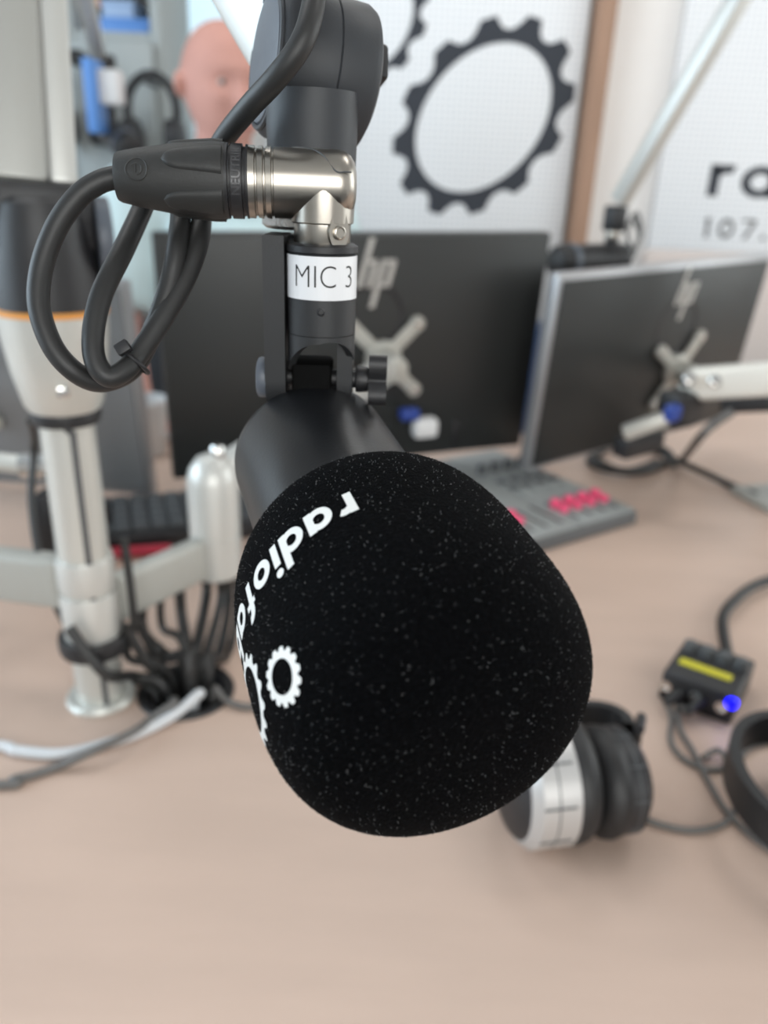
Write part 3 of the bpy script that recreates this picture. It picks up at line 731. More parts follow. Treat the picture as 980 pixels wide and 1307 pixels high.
tag(MB_c.build('coiled_cable', M_gcable), 'short black cable coiled beside the microphone behind right monitor', 'cable')

# ------------------------------------------------------------------ monitors
def monitor(label, c, yaw, tilt, rl, W, H, back, edge, logo=True, logo_x=0.0, rim=.003):
    e = np.array([math.cos(yaw), math.sin(yaw), 0]); n = np.array([-math.sin(yaw), math.cos(yaw), 0])
    up = np.array([0, 0, 1.0]) * math.cos(tilt) + n * math.sin(tilt)
    e2 = e * math.cos(rl) + up * math.sin(rl); u2 = -e * math.sin(rl) + up * math.cos(rl); nn = np.cross(e2, -u2) * -1
    nn = -np.cross(u2, e2); nn = nn if nn @ n > 0 else -nn          # towards the operator
    c = np.array(c, float); A = np.array([e2, nn, u2])
    t = thing('monitor', label, 'monitor', c - u2 * H / 2)
    P = lambda x, y, z: c + e2 * x + nn * y + u2 * z
    MB().box(P(0, .010, 0), (W / 2, .010, H / 2), A, bev=.0025).build('bezel', edge, t)
    MB().box(P(0, -.0015, 0), (W / 2 - rim, .003, H / 2 - rim), A, bev=.002).build('back_cover', back, t)
    MB().box(P(0, .0205, .004), (W / 2 - .006, .0012, H / 2 - .012), A).build('screen', M_screen, t)
    MB().lathe(P(logo_x, -.0040, .055 * H / .323), -nn, [(0, .047), (.0012, .046), (.0012, .040), (.0004, .038)], 48).build('round_cover', M_blackp, t)
    MB().box(P(.15 * W / .538, -.0044, -H / 2 + .03), (.006, .002, .024), A, bev=.001).build('cable_slot', M_blackp, t)
    if logo:
        g = [0.0]; sl = .28
        k = H / .323 * .045
        def st(x0, y0, y1, w=.23): return [[(x0 + sl * y0, y0), (x0 + w + sl * y0, y0), (x0 + w + sl * y1, y1), (x0 + sl * y1, y1)]]
        Q = st(0, 0, 1.75) + st(.42, 0, .85) + [[(.12 + sl * .85, .85), (.12 + sl * 1.0, 1.0), (.58 + sl * 1.0, 1.0), (.58 + sl * .85, .85)]]
        Q += st(.78, -.75, 1.0) + st(1.2, .0, .95) + [[(.9 + sl * .85, .85), (.9 + sl * 1.0, 1.0), (1.36 + sl * 1.0, 1.0), (1.36 + sl * .85, .85)], [(.9, 0), (.9 + sl * .15, .15), (1.34 + sl * .15, .15), (1.34, 0)]]
        lg = MB()
        for qd in Q: lg.prism([((x - .75) * k * .72, y * k * .8) for x, y in qd], P(logo_x - .0, -.0046, H * .29), [e2, u2, -nn], .0012)
        lg.build('logo', M_logo, t, smooth=0)
    return t, P, A
monC, PC, AC = monitor('charcoal monitor seen from behind, directly behind the MIC 3 microphone', (-.0368, 1.0641, .9526), .3597, -.0961, .019, .538, .323, M_monback, M_monback, True, .008)
kS = .885
cR = EYE + (np.array([.4635, 1.3548, .9091]) - EYE) * kS
monR, PR, AR = monitor('charcoal monitor with silver edges seen from behind, at the right', cR, .6009, -.1032, .0432, .538 * kS, .323 * kS, M_monback, M_bezel, True, .030, .0075)
yl = -.12; trl = at(165, 360, .93); el = np.array([math.cos(yl), math.sin(yl), 0])
cL = trl - el * .25 - np.array([0, 0, .142])
monL, PL, AL = monitor('grey monitor seen from behind, beyond the silver pole at left', cL, yl, -.10, .0, .50, .288, M_monback2, M_bezel, False, 0, .006)

# ------------------------------------------------------------------ monitor arms
def vesa(t, P, A, x0, z0, r=.062, a0=.80):
    hub = P(x0, -.012, z0)
    m = MB(); m.lathe(P(x0, -.006, z0), -A[1], [(0, .026), (.008, .026), (.011, .022)], 36)
    for k in range(4):
        a = a0 + k * math.pi / 2
        dv = A[0] * math.cos(a) + A[2] * math.sin(a); sv = np.cross(A[1], dv)
        m.box(hub + dv * r * .55, (r * .55, .0026, .0095), [dv, A[1], sv], bev=.001)
        m.lathe(P(x0, -.008, z0) + dv * r * 1.08, -A[1], [(0, .0105), (.006, .0105), (.008, .009)], 24)
    pl = m.build('mount_plate', M_plate, t)
    for k in range(4):
        a = a0 + k * math.pi / 2; dv = A[0] * math.cos(a) + A[2] * math.sin(a)
        MB().lathe(P(x0, -.0155, z0) + dv * r * 1.08, -A[1], [(0, .005), (.002, .0045), (.0025, .002)], 16).build('screw', M_chrome, pl)
    return hub
pc = np.array(pole_b, float)
# arm to the centre monitor
armC = thing('monitor_mount', 'silver monitor arm reaching right from the pole to the centre monitor', 'monitor arm', pc + [0, 0, .07])
hubC = vesa(armC, PC, AC, .025, -.003)
cxy = on(276, 704, .835); z0c, z1c = .812, zfor(281, 590, cxy[1])
MB().lathe((cxy[0], cxy[1], z0c), (0, 0, 1), [(0, .022), (.002, .0242), ((z1c - z0c) * .38, .0242), ((z1c - z0c) * .385, .0232), ((z1c - z0c) * .40, .0232), ((z1c - z0c) * .405, .0242), ((z1c - z0c) * .85, .0242), ((z1c - z0c) * .95, .021), (z1c - z0c + .004, .014), (z1c - z0c + .007, .008)], 48).build('upright', M_alup, armC)
MB().lathe((cxy[0] + .006, cxy[1], z1c + .006), (0, 0, 1), [(0, .007), (.008, .007), (.011, .005)], 24).build('top_screw', M_chrome, armC)
# first link: deep flat bar from the pole collar to the upright
s_ = np.array([pc[0], pc[1], .838]); e_ = np.array([cxy[0], cxy[1], .836])
la = unit(e_ - s_); lu = unit(np.array([0, 0, 1.0]) - la * la[2]); lsd = np.cross(la, lu)
MB().box((s_ + e_) / 2 + la * .01, (np.linalg.norm(e_ - s_) / 2 - .014, .009, .021), [la, lsd, lu], bev=.005, seg=3).build('lower_link', M_armg, armC)
MB().lathe(s_ - [0, 0, .024], (0, 0, 1), [(0, .0197), (0, .0220), (.003, .0228), (.040, .0228), (.043, .0220), (.043, .0197)], 40).build('pole_clamp', M_alup, armC)
j2 = np.array([cxy[0], cxy[1], z1c - .02]); la2 = unit(hubC - AC[1] * .03 - j2)
MB().box((j2 + hubC - AC[1] * .03) / 2, (np.linalg.norm(hubC - AC[1] * .03 - j2) / 2 - .004, .015, .016), [la2, unit(np.cross([0, 0, 1], la2)), unit(np.cross(la2, unit(np.cross([0, 0, 1], la2))))], bev=.005).build('upper_link', M_alup, armC)
MB().cyl(hubC - AC[1] * .05, hubC - AC[1] * .004, .018, .018, 32, .002).build('tilt_joint', M_plate, armC)
MB().box(PC(.085, -.035, -.10), (.018, .012, .014), AC, bev=.006).build('cable_plug', M_white, armC)
MB().box(PC(.060, -.034, -.078), (.014, .010, .008), AC, bev=.004).build('cable_clip', M_blue, armC)
# arm to the left monitor
armL = thing('monitor_mount', 'grey monitor arm running left from the silver pole', 'monitor arm', pc + [0, 0, .10])
hubL = vesa(armL, PL, AL, 0.0, 0.0)
s_ = np.array([pc[0], pc[1], zfor(95, 745, pc[1])]); e_ = np.array([-.53, .62, zfor(0, 722, .60)])
la = unit(e_ - s_); lu = unit(np.array([0, 0, 1.0]) - la * la[2]); lsd = np.cross(la, lu)
MB().box((s_ + e_) / 2 + la * .012, (np.linalg.norm(e_ - s_) / 2 - .010, .011, .022), [la, lsd, lu], bev=.005, seg=3).build('lower_link', M_armg, armL)
MB().lathe(s_ - [0, 0, .002], (0, 0, 1), [(0, .0197), (0, .0218), (.003, .0226), (.026, .0226), (.029, .0218), (.029, .0197)], 40).build('pole_clamp', M_alup, armL)
MB().cyl(e_ - [0, 0, .03], e_ + [0, 0, .10], .024, .022, 36, .003).build('upright', M_alup, armL)
j2 = e_ + np.array([0, 0, .085]); h2 = hubL - AL[1] * .05
la2 = unit(h2 - j2); y2 = unit(np.cross([0, 0, 1], la2))
MB().box((j2 + h2) / 2, (np.linalg.norm(h2 - j2) / 2, .016, .017), [la2, y2, np.cross(la2, y2)], bev=.005).build('upper_link', M_alup, armL)
MB().cyl(hubL - AL[1] * .06, hubL - AL[1] * .004, .018, .018, 32, .002).build('tilt_joint', M_chrome, armL)
for px in (37, 57):
    g = at(px, 594, .72); MB().lathe(g, unit(-RT), [(-.008, .006), (-.006, .012), (.006, .012), (.008, .006)], 24).build('joint_screw', M_chrome, armL)
MB().cyl(at(-40, 585, .72), at(64, 597, .72), .009, .009, 20, .001).build('hinge_rod', M_alu, armL)
g0 = at(64, 597, .72); MB().box((g0 + np.array([*(at(48, 640, .72)[:2]), DZ + .06])) / 2, (.008, .012, .03), bev=.003).build('hinge_bracket', M_blackp, armL)
# arm to the right monitor
armR = thing('monitor_mount', 'cream painted monitor arm entering from the right edge', 'monitor arm', p3 + np.array([0, 0, .10]))
x0R = .048; hubR = vesa(armR, PR, AR, x0R, -.022, .058, .95)
hj = hubR - AR[1] * .045
MB().cyl(hj, hubR - AR[1] * .004, .017, .017, 32, .002).build('tilt_joint', M_plate, armR)
s_ = at(878, 494, 1.03); e_ = at(1040, 484, .96)
la = unit(e_ - s_); lu = unit(np.array([0, 0, 1.0]) - la * la[2]); lsd = np.cross(la, lu)
MB().box((s_ + e_) / 2 + lu * .004, (np.linalg.norm(e_ - s_) / 2, .018, .021), [la, lsd, lu], bev=.009, seg=3).build('upper_link', M_cream, armR)
MB().box((s_ + e_) / 2 - lu * .026 + la * .02, (np.linalg.norm(e_ - s_) / 2 - .02, .012, .011), [la, lsd, lu], bev=.004).build('shaded_underside', M_blackp, armR)  # black bar stands in for the shadow side under the cream arm
dj = unit(s_ - hj); yj = unit(np.cross([0, 0, 1], dj))
MB().box((hj + s_) / 2, (np.linalg.norm(s_ - hj) / 2 + .012, .012, .014), [dj, yj, np.cross(dj, yj)], bev=.004).build('swivel_link', M_plate, armR)
for px, py in ((880, 483), (913, 486)):
    MB().lathe(at(px, py, .995), -FW, [(-.014, .009), (.001, .009), (.003, .0075), (.0035, .003)], 24).build('bolt', M_chrome, armR)
MB().box(at(868, 520, 1.03), (.030, .018, .024), AR, bev=.006).build('elbow_cover', M_blackp, armR)
MB().box(at(858, 527, 1.0), (.011, .008, .011), AR, bev=.004).build('cable_clip', M_blue, armR)
q0, q1 = at(795, 553, 1.03), at(852, 533, 1.01); la = unit(q1 - q0); ys = unit(np.cross([0, 0, 1], la))
MB().box((q0 + q1) / 2, (np.linalg.norm(q1 - q0) / 2, .012, .009), [la, ys, np.cross(la, ys)], bev=.004).build('link_cover', M_plate, armR)
MB().box(at(815, 566, 1.08), (.040, .014, .014), AR, bev=.005).build('lower_cover', M_blackp, armR)
# second riser on the pole
MB().lathe(p3 + np.array([0, 0, .13]), (0, 0, 1), [(0, .0197), (0, .026), (.12, .026), (.12, .0197)], 32).build('pole_clamp', M_armg, armR)
s2 = e_; e2_ = p3 + np.array([0, 0, .20]); la = unit(e2_ - s2); ys = unit(np.cross([0, 0, 1], la))
MB().box((s2 + e2_) / 2, (np.linalg.norm(e2_ - s2) / 2, .016, .018), [la, ys, np.cross(la, ys)], bev=.005).build('lower_link', M_cream, armR)

# ------------------------------------------------------------------ mixing console
ZT = DZ + .022
c0 = on(815, 650, ZT); c1 = on(690, 686, ZT); uL = unit(np.array([*(c1 - c0)[:2], 0])); vB = np.array([uL[1], -uL[0], 0])
if vB[1] < 0: vB = -vB
cw, cd = .44, .30
con = thing('mixing_console', 'grey broadcast mixing console with pink fader caps', 'mixing console', c0 + uL * cw / 2 + vB * cd / 2 - [0, 0, .022])
CP = lambda a, b, h=0.0: c0 + uL * a + vB * b + np.array([0, 0, h])
AXC = np.array([-uL, vB, [0, 0, 1]])
MB().box(CP(cw / 2, cd / 2, -.013), (cw / 2, cd / 2, .009), AXC, bev=.002).build('chassis', M_conside, con)
for k in range(4):
    MB().box(CP(.056 + k * .110, cd / 2, -.002), (.0535, cd / 2 - .004, .002), AXC, bev=.0008).build('channel_panel', M_console, con)
for k in range(4):
    for j in range(4):
        a = .020 + k * .110 + j * .0265
        if a > cw - .02: continue
        MB().box(CP(a, .050, .0002), (.0022, .030, .0006), AXC).build('fader_slot', M_blackp, con)
        if k == 1 and j < 2: continue
        if k in (0, 1):
            cap = MB().lathe(CP(a, .062, 0), (0, 0, 1), [(0, .0065), (.004, .0078), (.009, .0078), (.012, .0055)], 24)
            cap.lathe(CP(a, .046, 0), (0, 0, 1), [(0, .0062), (.004, .0072), (.007, .0072), (.009, .005)], 24)
            cap.build('fader_cap', M_pink, con)
        else:
            MB().box(CP(a, .055 + .01 * (j % 2), .004), (.006, .010, .004), AXC, bev=.002).build('fader_cap', M_btn, con)
        for b_ in (.12, .145, .17):
            MB().box(CP(a, b_, .0015), (.007, .007, .0015), AXC, bev=.0006).build('button', M_btn if b_ > .13 else M_console, con)
        MB().lathe(CP(a, .215, 0), (0, 0, 1), [(0, .008), (.012, .007), (.013, .006)], 20).build('knob', M_btn, con)
# blue binder standing between the monitors
bp = at(690, 470, 1.42); bnd = thing('ring_binder', 'dark blue ring binder standing between the centre and right monitors', 'binder', (bp[0], bp[1], DZ))
MB().box((bp[0], bp[1], DZ + .10), (.028, .05, .10), yawax(.2), bev=.003).build('cover', mat('navy_board', (.02, .05, .13), .5), bnd)
MB().box((bp[0] + .002, bp[1] - .0505, DZ + .14), (.014, .001, .04), yawax(.2)).build('spine_label', M_white, bnd)

# ------------------------------------------------------------------ headphone distributor box
hz = .030
f0, f1 = on(846, 856, DZ + hz), on(938, 890, DZ + hz); fu = unit(np.array([*(f1 - f0)[:2], 0])); fv = np.array([-fu[1], fu[0], 0])
bw = np.linalg.norm(f1 - f0) * 1.03; bd = abs((on(974, 846, DZ + hz) - f1) @ fv)
BP = lambda a, b_, h=0.0: f0 + fu * a + fv * b_ + np.array([0, 0, h])
AXB = np.array([fu, fv, [0, 0, 1]])
amp = thing('headphone_amplifier', 'small black headphone amplifier box with yellow strip and blue light', 'amplifier', BP(bw / 2, bd / 2, -hz))
MB().box(BP(bw / 2, bd / 2, -hz / 2), (bw / 2, bd / 2, hz / 2), AXB, bev=.003, seg=3).build('case', M_blackp, amp)
MB().box(BP(bw * .47, bd * .36, .0004), (bw * .36, .0048, .0010), AXB, bev=.0006).build('yellow_strip', M_yellow, amp)
for k in range(4):
    MB().lathe(BP(bw * (.14 + .24 * k), bd * .70, 0), (0, 0, 1), [(0, .0070), (.008, .0060), (.009, .0050)], 20).build('knob', M_btn, amp)
for k, px in enumerate((.08, .50, .84)):
    MB().lathe(BP(bw * px, 0, -hz * .45), -fv, [(-.001, .0052), (.002, .0052), (.002, .0030), (.0005, .0028), (.0005, 0)], 20, cap=False).build('jack_socket', M_chrome, amp)
MB().lathe(BP(bw * .95, .0, -.0065), -fv, [(-.002, .0050), (.002, .0050), (.0040, .0036), (.0048, 0)], 20, cap=False).build('indicator_light', M_led, amp)
# its cables
def dcable(pts, r, m, name, label, cat='cable', group=None, n=10):
    P = [on(x, y, DZ + r + dz) for x, y, dz in pts]
    return tag(MB().tube(P, r, n, 8).build(name, m), label, cat, group)
pw = [BP(bw * .62, bd, -hz * .5), BP(bw * .60, bd + .012, -hz * .5)] + [on(x, y, DZ + .012) for x, y in ((922, 790), (940, 764), (962, 748), (990, 738), (1030, 728))]
tag(MB().tube(pw, .0058, 12, 8).build('power_cable', M_rubber), 'thick black cable from the back of the headphone amplifier', 'cable')
pl1 = [BP(bw * .30, -.0, -hz * .5), BP(bw * .28, -.010, -hz * .5)]
MB1 = MB().tube(pl1, .0045, 12, 3); 
def plug(a, name='plug'):
    return MB().tube([BP(bw * a, -.0, -hz * .5), BP(bw * a - .006, -.020, -hz * .6)], [.0052, .0036], 12, 3)
c1_ = tag(plug(.29).build('jack_cable', M_rubber), 'black plug and thin lead looping left from the amplifier', 'cable')
MB().tube([BP(bw * .29 - .006, -.020, -hz * .6)] + [on(x, y, DZ + .003) for x, y in ((857, 915), (856, 945), (872, 968), (905, 982), (938, 975), (955, 955), (990, 945))], .0023, 10, 8).build('lead', M_gcable, c1_)
c2_ = tag(plug(.58).build('jack_cable', M_rubber), 'black plug and thin lead running down from the amplifier', 'cable')
MB().tube([BP(bw * .58 - .006, -.020, -hz * .6)] + [on(x, y, DZ + .004) for x, y in ((866, 900), (868, 930), (884, 958), (900, 990), (925, 1032), (960, 1068), (1000, 1095))], .0023, 10, 8).build('lead', M_gcable, c2_)

# ------------------------------------------------------------------ headphones
def headphones(label, c, ax_, bandv, upv, cup_r, gap, band_len, cap_mat, grp):
    """ax_: from near cup to far cup; bandv: direction in which the band lies; c: middle point between the cups"""
    ax_ = unit(ax_); bandv = unit(bandv); c = np.array(c, float); cr0 = cup_r
    t = thing('headphones', label, 'headphones', (c[0], c[1], DZ), grp)
    for sgn in (-1, 1):
        k2 = .5 if (sgn > 0 and cap_mat) else 1.0; cup_r = cr0 * (.82 if k2 < 1 else 1.0)
        o = c + ax_ * sgn * gap + np.array([0, 0, cup_r - cr0]); d_ = ax_ * sgn                      # outward
        cup = MB().lathe(o, d_, [(0, cup_r * .93), (.002, cup_r), (.018 * k2, cup_r), (.022 * k2, cup_r * .97)], 48).build('ear_cup', M_blackp, t)
        silver = cap_mat and sgn < 0
        sh = MB().lathe(o + d_ * .000, d_, [(0, cup_r + .0004), (0, cup_r + .0016), (.026 * k2, cup_r + .0016), (.031 * k2, cup_r * .94), (.032 * k2, cup_r * .90)], 48).build('silver_shell' if silver else 'shell', M_silverp if silver else M_blackp, cup)
        MB().lathe(o + d_ * .030 * k2, d_, [(0, cup_r * .93), (.005, cup_r * .80), (.009, cup_r * .5), (.010, .002)], 48).build('end_cap', M_blackp, cup)
        MB().torus(o - d_ * .006, d_, cup_r * .76, .0125, 48, 14).build('ear_cushion', M_pad, cup)
        ln = MB()
        for k in range(10):
            a = 2 * math.pi * k / 10; e1, e2 = perp(d_); rv = e1 * math.cos(a) + e2 * math.sin(a)
            ln.box(o + d_ * .015 * k2 + rv * (cup_r + .0016), (.011 * k2, .0006, .0006), [d_, np.cross(d_, rv), rv])
        ln.torus(o + d_ * .015 * k2, d_, cup_r + .0012, .0007, 48, 6)
        ln.build('shell_grooves', M_btn, cup)
        yk = MB(); side = unit(np.cross(d_, bandv))
        yk.tube([o + d_ * .02 + side * cup_r * 1.12, o + d_ * .024 + side * cup_r * 1.0 + bandv * cup_r * .6, o + d_ * .026 + bandv * cup_r * 1.12, o + d_ * .024 - side * cup_r * 1.0 + bandv * cup_r * .6, o + d_ * .02 - side * cup_r * 1.12], .0038, 10, 6)
        yk.build('yoke', M_blackp, cup)
    def arc(k): return c + ax_ * math.cos(k) * (gap + (.034 if not cap_mat or math.cos(k) < 0 else .018)) + bandv * (cup_r * 1.1 + math.sin(k) * band_len)
    P = [arc(k) for k in np.linspace(math.pi, 0, 15)]
    hb = MB(); sp = spline(P, 4); side = unit(np.cross(ax_, bandv))
    for i in range(len(sp)):
        tg = unit(sp[min(i + 1, len(sp) - 1)] - sp[max(i - 1, 0)]); nn = np.cross(tg, side)
        for a, b_ in ((-.013, -.004), (.013, -.004), (.013, .004), (-.013, .004)): hb.v.append(tuple(sp[i] + side * a + nn * b_))
        if i:
            for k in range(4): hb.f.append(((i - 1) * 4 + k, (i - 1) * 4 + (k + 1) % 4, i * 4 + (k + 1) % 4, i * 4 + k))
    hb.build('headband', M_pad, t)
    return t
h1c = on(746, 1090, DZ); cr = .043
hp1 = headphones('black headphones with silver ear cups lying behind the foam windscreen', (h1c[0] - .002, h1c[1] + .028, DZ + cr + .002), (.97, .20, 0), (.20, .93, -.08), (0, 0, 1), cr, .020, .035, M_silverp, 'studio headphones on the desk')
tag(MB().tube([on(775, 1030, DZ + .01), on(800, 1036, DZ + .004), on(840, 1052, DZ + .003), on(885, 1060, DZ + .003), on(925, 1050, DZ + .003), on(942, 1020, DZ + .003), on(934, 985, DZ + .006), on(905, 985, DZ + .003), on(892, 1005, DZ + .0035)][:7] + [on(918, 958, DZ + .007), on(896, 968, DZ + .004)], .0024, 10, 8).build('headphone_cable', M_gcable),
    'thin dark cable running from the silver headphones to a loop', 'cable')
h2c = on(942, 1008, DZ + .044)
hp2 = headphones('all black headphones lying at the right edge, padded headband curving left', (h2c[0] + .100, h2c[1] - .002, DZ + .044), (.12, .99, 0), (-.99, .12, 0), (0, 0, 1), .042, .034, .052, None, 'studio headphones on the desk')

# ------------------------------------------------------------------ cables on the left
hx, hy = hole[0], hole[1]
pk = np.array([pc[0], pc[1], .838]); ek = np.array([cxy[0], cxy[1], .836])
def under(t, dz=0.0): p = pk + (ek - pk) * t; return (p[0], p[1], p[2] - .018 + dz)          # beneath the lower link
def upr(dx, dy, dz=0.0): return (cxy[0] + dx, cxy[1] + dy, z0c + .004 + dz)                   # beneath the upright
GL = {0: ('black cable draped from the silver pole down into the desk grommet', 'black cables between pole and grommet'),
      1: ('black cable dropping from under the grey arm link into the grommet', 'black cables under the arm link'),
      2: ('black cable dropping from the arm upright into the grommet', 'black cables under the arm upright')}
GI = [0, 0, 1, 1, 2, 2, 2, 2, 1, 0, 0]
for i, (pts) in enumerate([
    [(pole_b[0] + .03, pole_b[1] + .01, .90), (pole_b[0] + .035, pole_b[1], .83), (hx - .045, hy - .01, .79), (hx - .012, hy, .765), (hx - .01, hy, .66)],
    [(pole_b[0] - .005, pole_b[1] - .032, .84), (pole_b[0] + .02, pole_b[1] - .035, .80), (hx - .04, hy - .012, .772), (hx - .014, hy - .010, .755), (hx - .014, hy - .01, .66)],
    [under(.35), under(.35, -.03), tuple(at(214, 838, .70)), (hx - .004, hy + .012, .77), (hx - .004, hy + .01, .66)],
    [under(.50), under(.50, -.035), (hx + .000, hy + .004, .79), (hx, hy + .004, .66)],
    [upr(.004, -.010), upr(.004, -.010, -.03), tuple(at(262, 838, .71)), (hx + .010, hy + .01, .770), (hx + .01, hy + .008, .66)],
    [upr(-.012, .0), upr(-.012, .0, -.03), tuple(at(250, 830, .71)), (hx + .004, hy + .016, .775), (hx + .004, hy + .016, .66)],
    [upr(.014, .006), upr(.018, .004, -.035), tuple(at(292, 836, .74)), (hx + .020, hy + .010, .770), (hx + .014, hy, .66)],
    [upr(.004, .012), upr(.008, .010, -.04), tuple(at(278, 840, .73)), (hx + .016, hy + .012, .775), (hx + .012, hy + .004, .66)],
    [under(.66), under(.66, -.03), tuple(at(240, 832, .71)), (hx + .006, hy - .006, .785), (hx + .006, hy - .006, .66)],
    [tuple(at(176, 790, .645)), tuple(at(196, 836, .67)), (hx - .022, hy + .006, .785), (hx - .018, hy + .006, .66)],
    [tuple(at(160, 800, .64)), tuple(at(190, 850, .66)), (hx - .026, hy - .004, .775), (hx - .020, hy - .002, .66)]]):
    tag(MB().tube(pts, .0036 + .0008 * (i % 3), 10, 8).build('cable', M_rubber), GL[GI[i]][0], 'cable', GL[GI[i]][1])
tag(MB().tube([(hx + .012, hy - .016, .67), (hx + .010, hy - .018, .745), on(255, 885, .765), on(228, 908, .758), on(190, 930, .7545), on(140, 948, .7545), on(80, 962, .7545), on(20, 958, .7545), on(-60, 946, .7545), (-.72, .50, .7545), (-1.05, .62, .7545), (-1.42, .60, .7545)], .0044, 12, 8).build('cable', M_wcable), 'pale grey cable curving left across the desk from the grommet', 'cable')
tag(MB().tube([(hx - .004, hy - .022, .67), (hx - .006, hy - .024, .75), on(222, 898, .764), on(196, 915, .7575), on(170, 934, .7625), on(120, 958, .7635), on(70, 980, .7535), on(20, 994, .7535), on(-60, 1002, .7535), (-.74, .42, .7535), (-1.1, .50, .7535), (-1.42, .46, .7535)], .0034, 12, 8).build('cable', M_gcable), 'dark grey cable crossing the pale one at lower left', 'cable')
tag(MB().tube([(hx + .024, hy - .004, .67), (hx + .026, hy - .006, .755), on(290, 895, .754), on(330, 900, .754), on(400, 860, .754), on(500, 760, .754), on(585, 716, .755)], .0028, 10, 8).build('cable', M_gcable), 'thin grey cable leaving the grommet to the right', 'cable')
tag(MB().tube([(pc[0] + .010, pc[1] - .022, 1.0), at(93, 560, .612), at(100, 590, .61), at(86, 640, .615), at(74, 690, .62), at(84, 745, .625), at(108, 800, .635), on(150, 862, .756), (hx - .024, hy - .012, .755), (hx - .022, hy - .010, .67)], .0030, 10, 8).build('cable', M_rubber), 'thin black cable dangling down the front of the silver pole', 'cable')
tag(MB().tube([(pc[0] - .024, pc[1] - .006, 1.0), at(44, 570, .64), at(40, 635, .64), at(48, 700, .635), at(66, 760, .635), at(92, 810, .645), on(128, 872, .758)], .0032, 10, 8).build('cable', M_rubber), 'black cable hanging left of the silver pole', 'cable')
red = on(237, 900, .66)
# right-hand cables
for lab, pts, r in (('black cable coil lying under the right monitor', [(838, 590), (800, 602), (768, 592), (758, 578), (790, 566), (836, 570), (856, 584), (826, 600), (780, 600), (752, 588), (770, 574)], .0065),
                    ('black cable running to the post at the right edge', [(832, 572), (860, 586), (900, 604), (935, 620), (965, 632)], .0055)):
    tag(MB().tube([on(x, y, DZ + r + (.004 * (i % 3))) for i, (x, y) in enumerate(pts)], r, 10, 6).build('cable', M_rubber), lab, 'cable')
tag(MB().tube([at(935, 525, .99), at(910, 542, 1.0), at(892, 560, 1.03), on(872, 585, DZ + .02), on(858, 594, DZ + .006)], .006, 10, 8).build('cable', M_gcable), 'grey cable dropping from the cream monitor arm', 'cable')

# ------------------------------------------------------------------ clutter behind the pole
kb = on(222, 688, DZ); key = thing('keyboard', 'black keyboard on the desk below the left monitor', 'keyboard', kb)
AXK = yawax(.35)
MB().box(kb + np.array([-.02, .04, .010]), (.140, .065, .010), AXK, bev=.003).build('case', M_blackp, key)
kk = MB()
for i in range(12):
    for j in range(5): kk.box(kb + np.array([-.02, .04, .0225]) + AXK[0] * (-.121 + i * .022) + AXK[1] * (-.046 + j * .023), (.0092, .0092, .0035), AXK, bev=.0012, seg=1)
o_ = kk.build('keycaps', M_btn, key); o_['kind'] = 'stuff'
rp = on(183, 712, DZ); tag(MB().cyl(rp + [-.05, -.01, .008], rp + [.03, .012, .008], .007, .006, 20, .001).build('marker_pen', M_red), 'red marker pen lying by the silver pole', 'pen')
st_ = at(206, 540, 1.35); sd_ = thing('coffee_cup', 'white cup standing between the left and centre monitors', 'cup', (st_[0], st_[1] - .1, DZ))
MB().lathe((st_[0], st_[1] - .1, DZ), (0, 0, 1), [(0, .03), (.004, .033), (.09, .042), (.092, .040), (.006, .030)], 32).build('cup', M_white, sd_)
MB().torus((st_[0] + .05, st_[1] - .1, DZ + .05), (0, 1, 0), .022, .005, 24, 8).build('handle', M_white, sd_)

# ------------------------------------------------------------------ shelving at the back left
sx0, sx1 = onwall(40, 100, 2.3)[0], onwall(229, 100, 2.3)[0]
sh = thing('shelf_unit', 'grey cabinet with open shelves against the back wall at left', 'shelf unit', ((sx0 + sx1) / 2, 2.25, 0))
bx_ = sx1 - .088; xd = bx_ - .12
xm, xw = (sx0 + sx1) / 2, (sx1 - sx0) / 2
zs1 = zfor(195, 57, 2.2)
MB().box((xm, 2.36, 1.2), (xw, .02, 1.2)).build('back_panel', M_cab, sh)
for x in (sx0, xd, sx1): MB().box((x, 2.24, 1.2), (.012, .14, 1.2), bev=.002).build('side_panel', M_cab, sh)
for z in (.05, .55, zs1, zs1 + .36, 2.35): MB().box((xm, 2.24, z), (xw, .135, .011), bev=.002).build('shelf_board', M_cab, sh)
MB().box(((xd + sx1) / 2, 2.085, (.55 + zs1) / 2), ((sx1 - xd) / 2 - .006, .010, (zs1 - .55) / 2 - .012), bev=.003).build('cabinet_door', M_cab, sh)
for dx_, w_, h_, m_, lb in ((0, .136, .030, M_lblue, 'shallow blue box on the grey shelf'), (-.004, .075, .036, mat('pale_blue', (.30, .42, .62), .5), 'pale blue box lying on the shallow blue box')):
    xx = bx_ + dx_; zz = zs1 + .011 + (0 if w_ > .1 else .030)
    bxo = thing('storage_box', lb, 'box', (xx, 2.2, zz))
    MB().box((xx, 2.2, zz + h_ / 2), (w_ / 2, .08, h_ / 2), bev=.004).build('body', m_, bxo)
    MB().box((xx, 2.2, zz + h_ - .004), (w_ / 2 + .003, .083, .004), bev=.001).build('lid', m_, bxo)
for i in range(4):
    hh = .20 + .03 * ((i * 7) % 3); xx = sx1 - .05 - i * .062
    bo = thing('ring_binder', 'dark binder on the upper shelf behind the seated man', 'binder', (xx, 2.27, zs1 + .371), 'dark binders on the upper shelf')
    MB().box((xx, 2.27, zs1 + .371 + hh / 2), (.028, .07, hh / 2), bev=.003).build('cover', M_dark, bo)
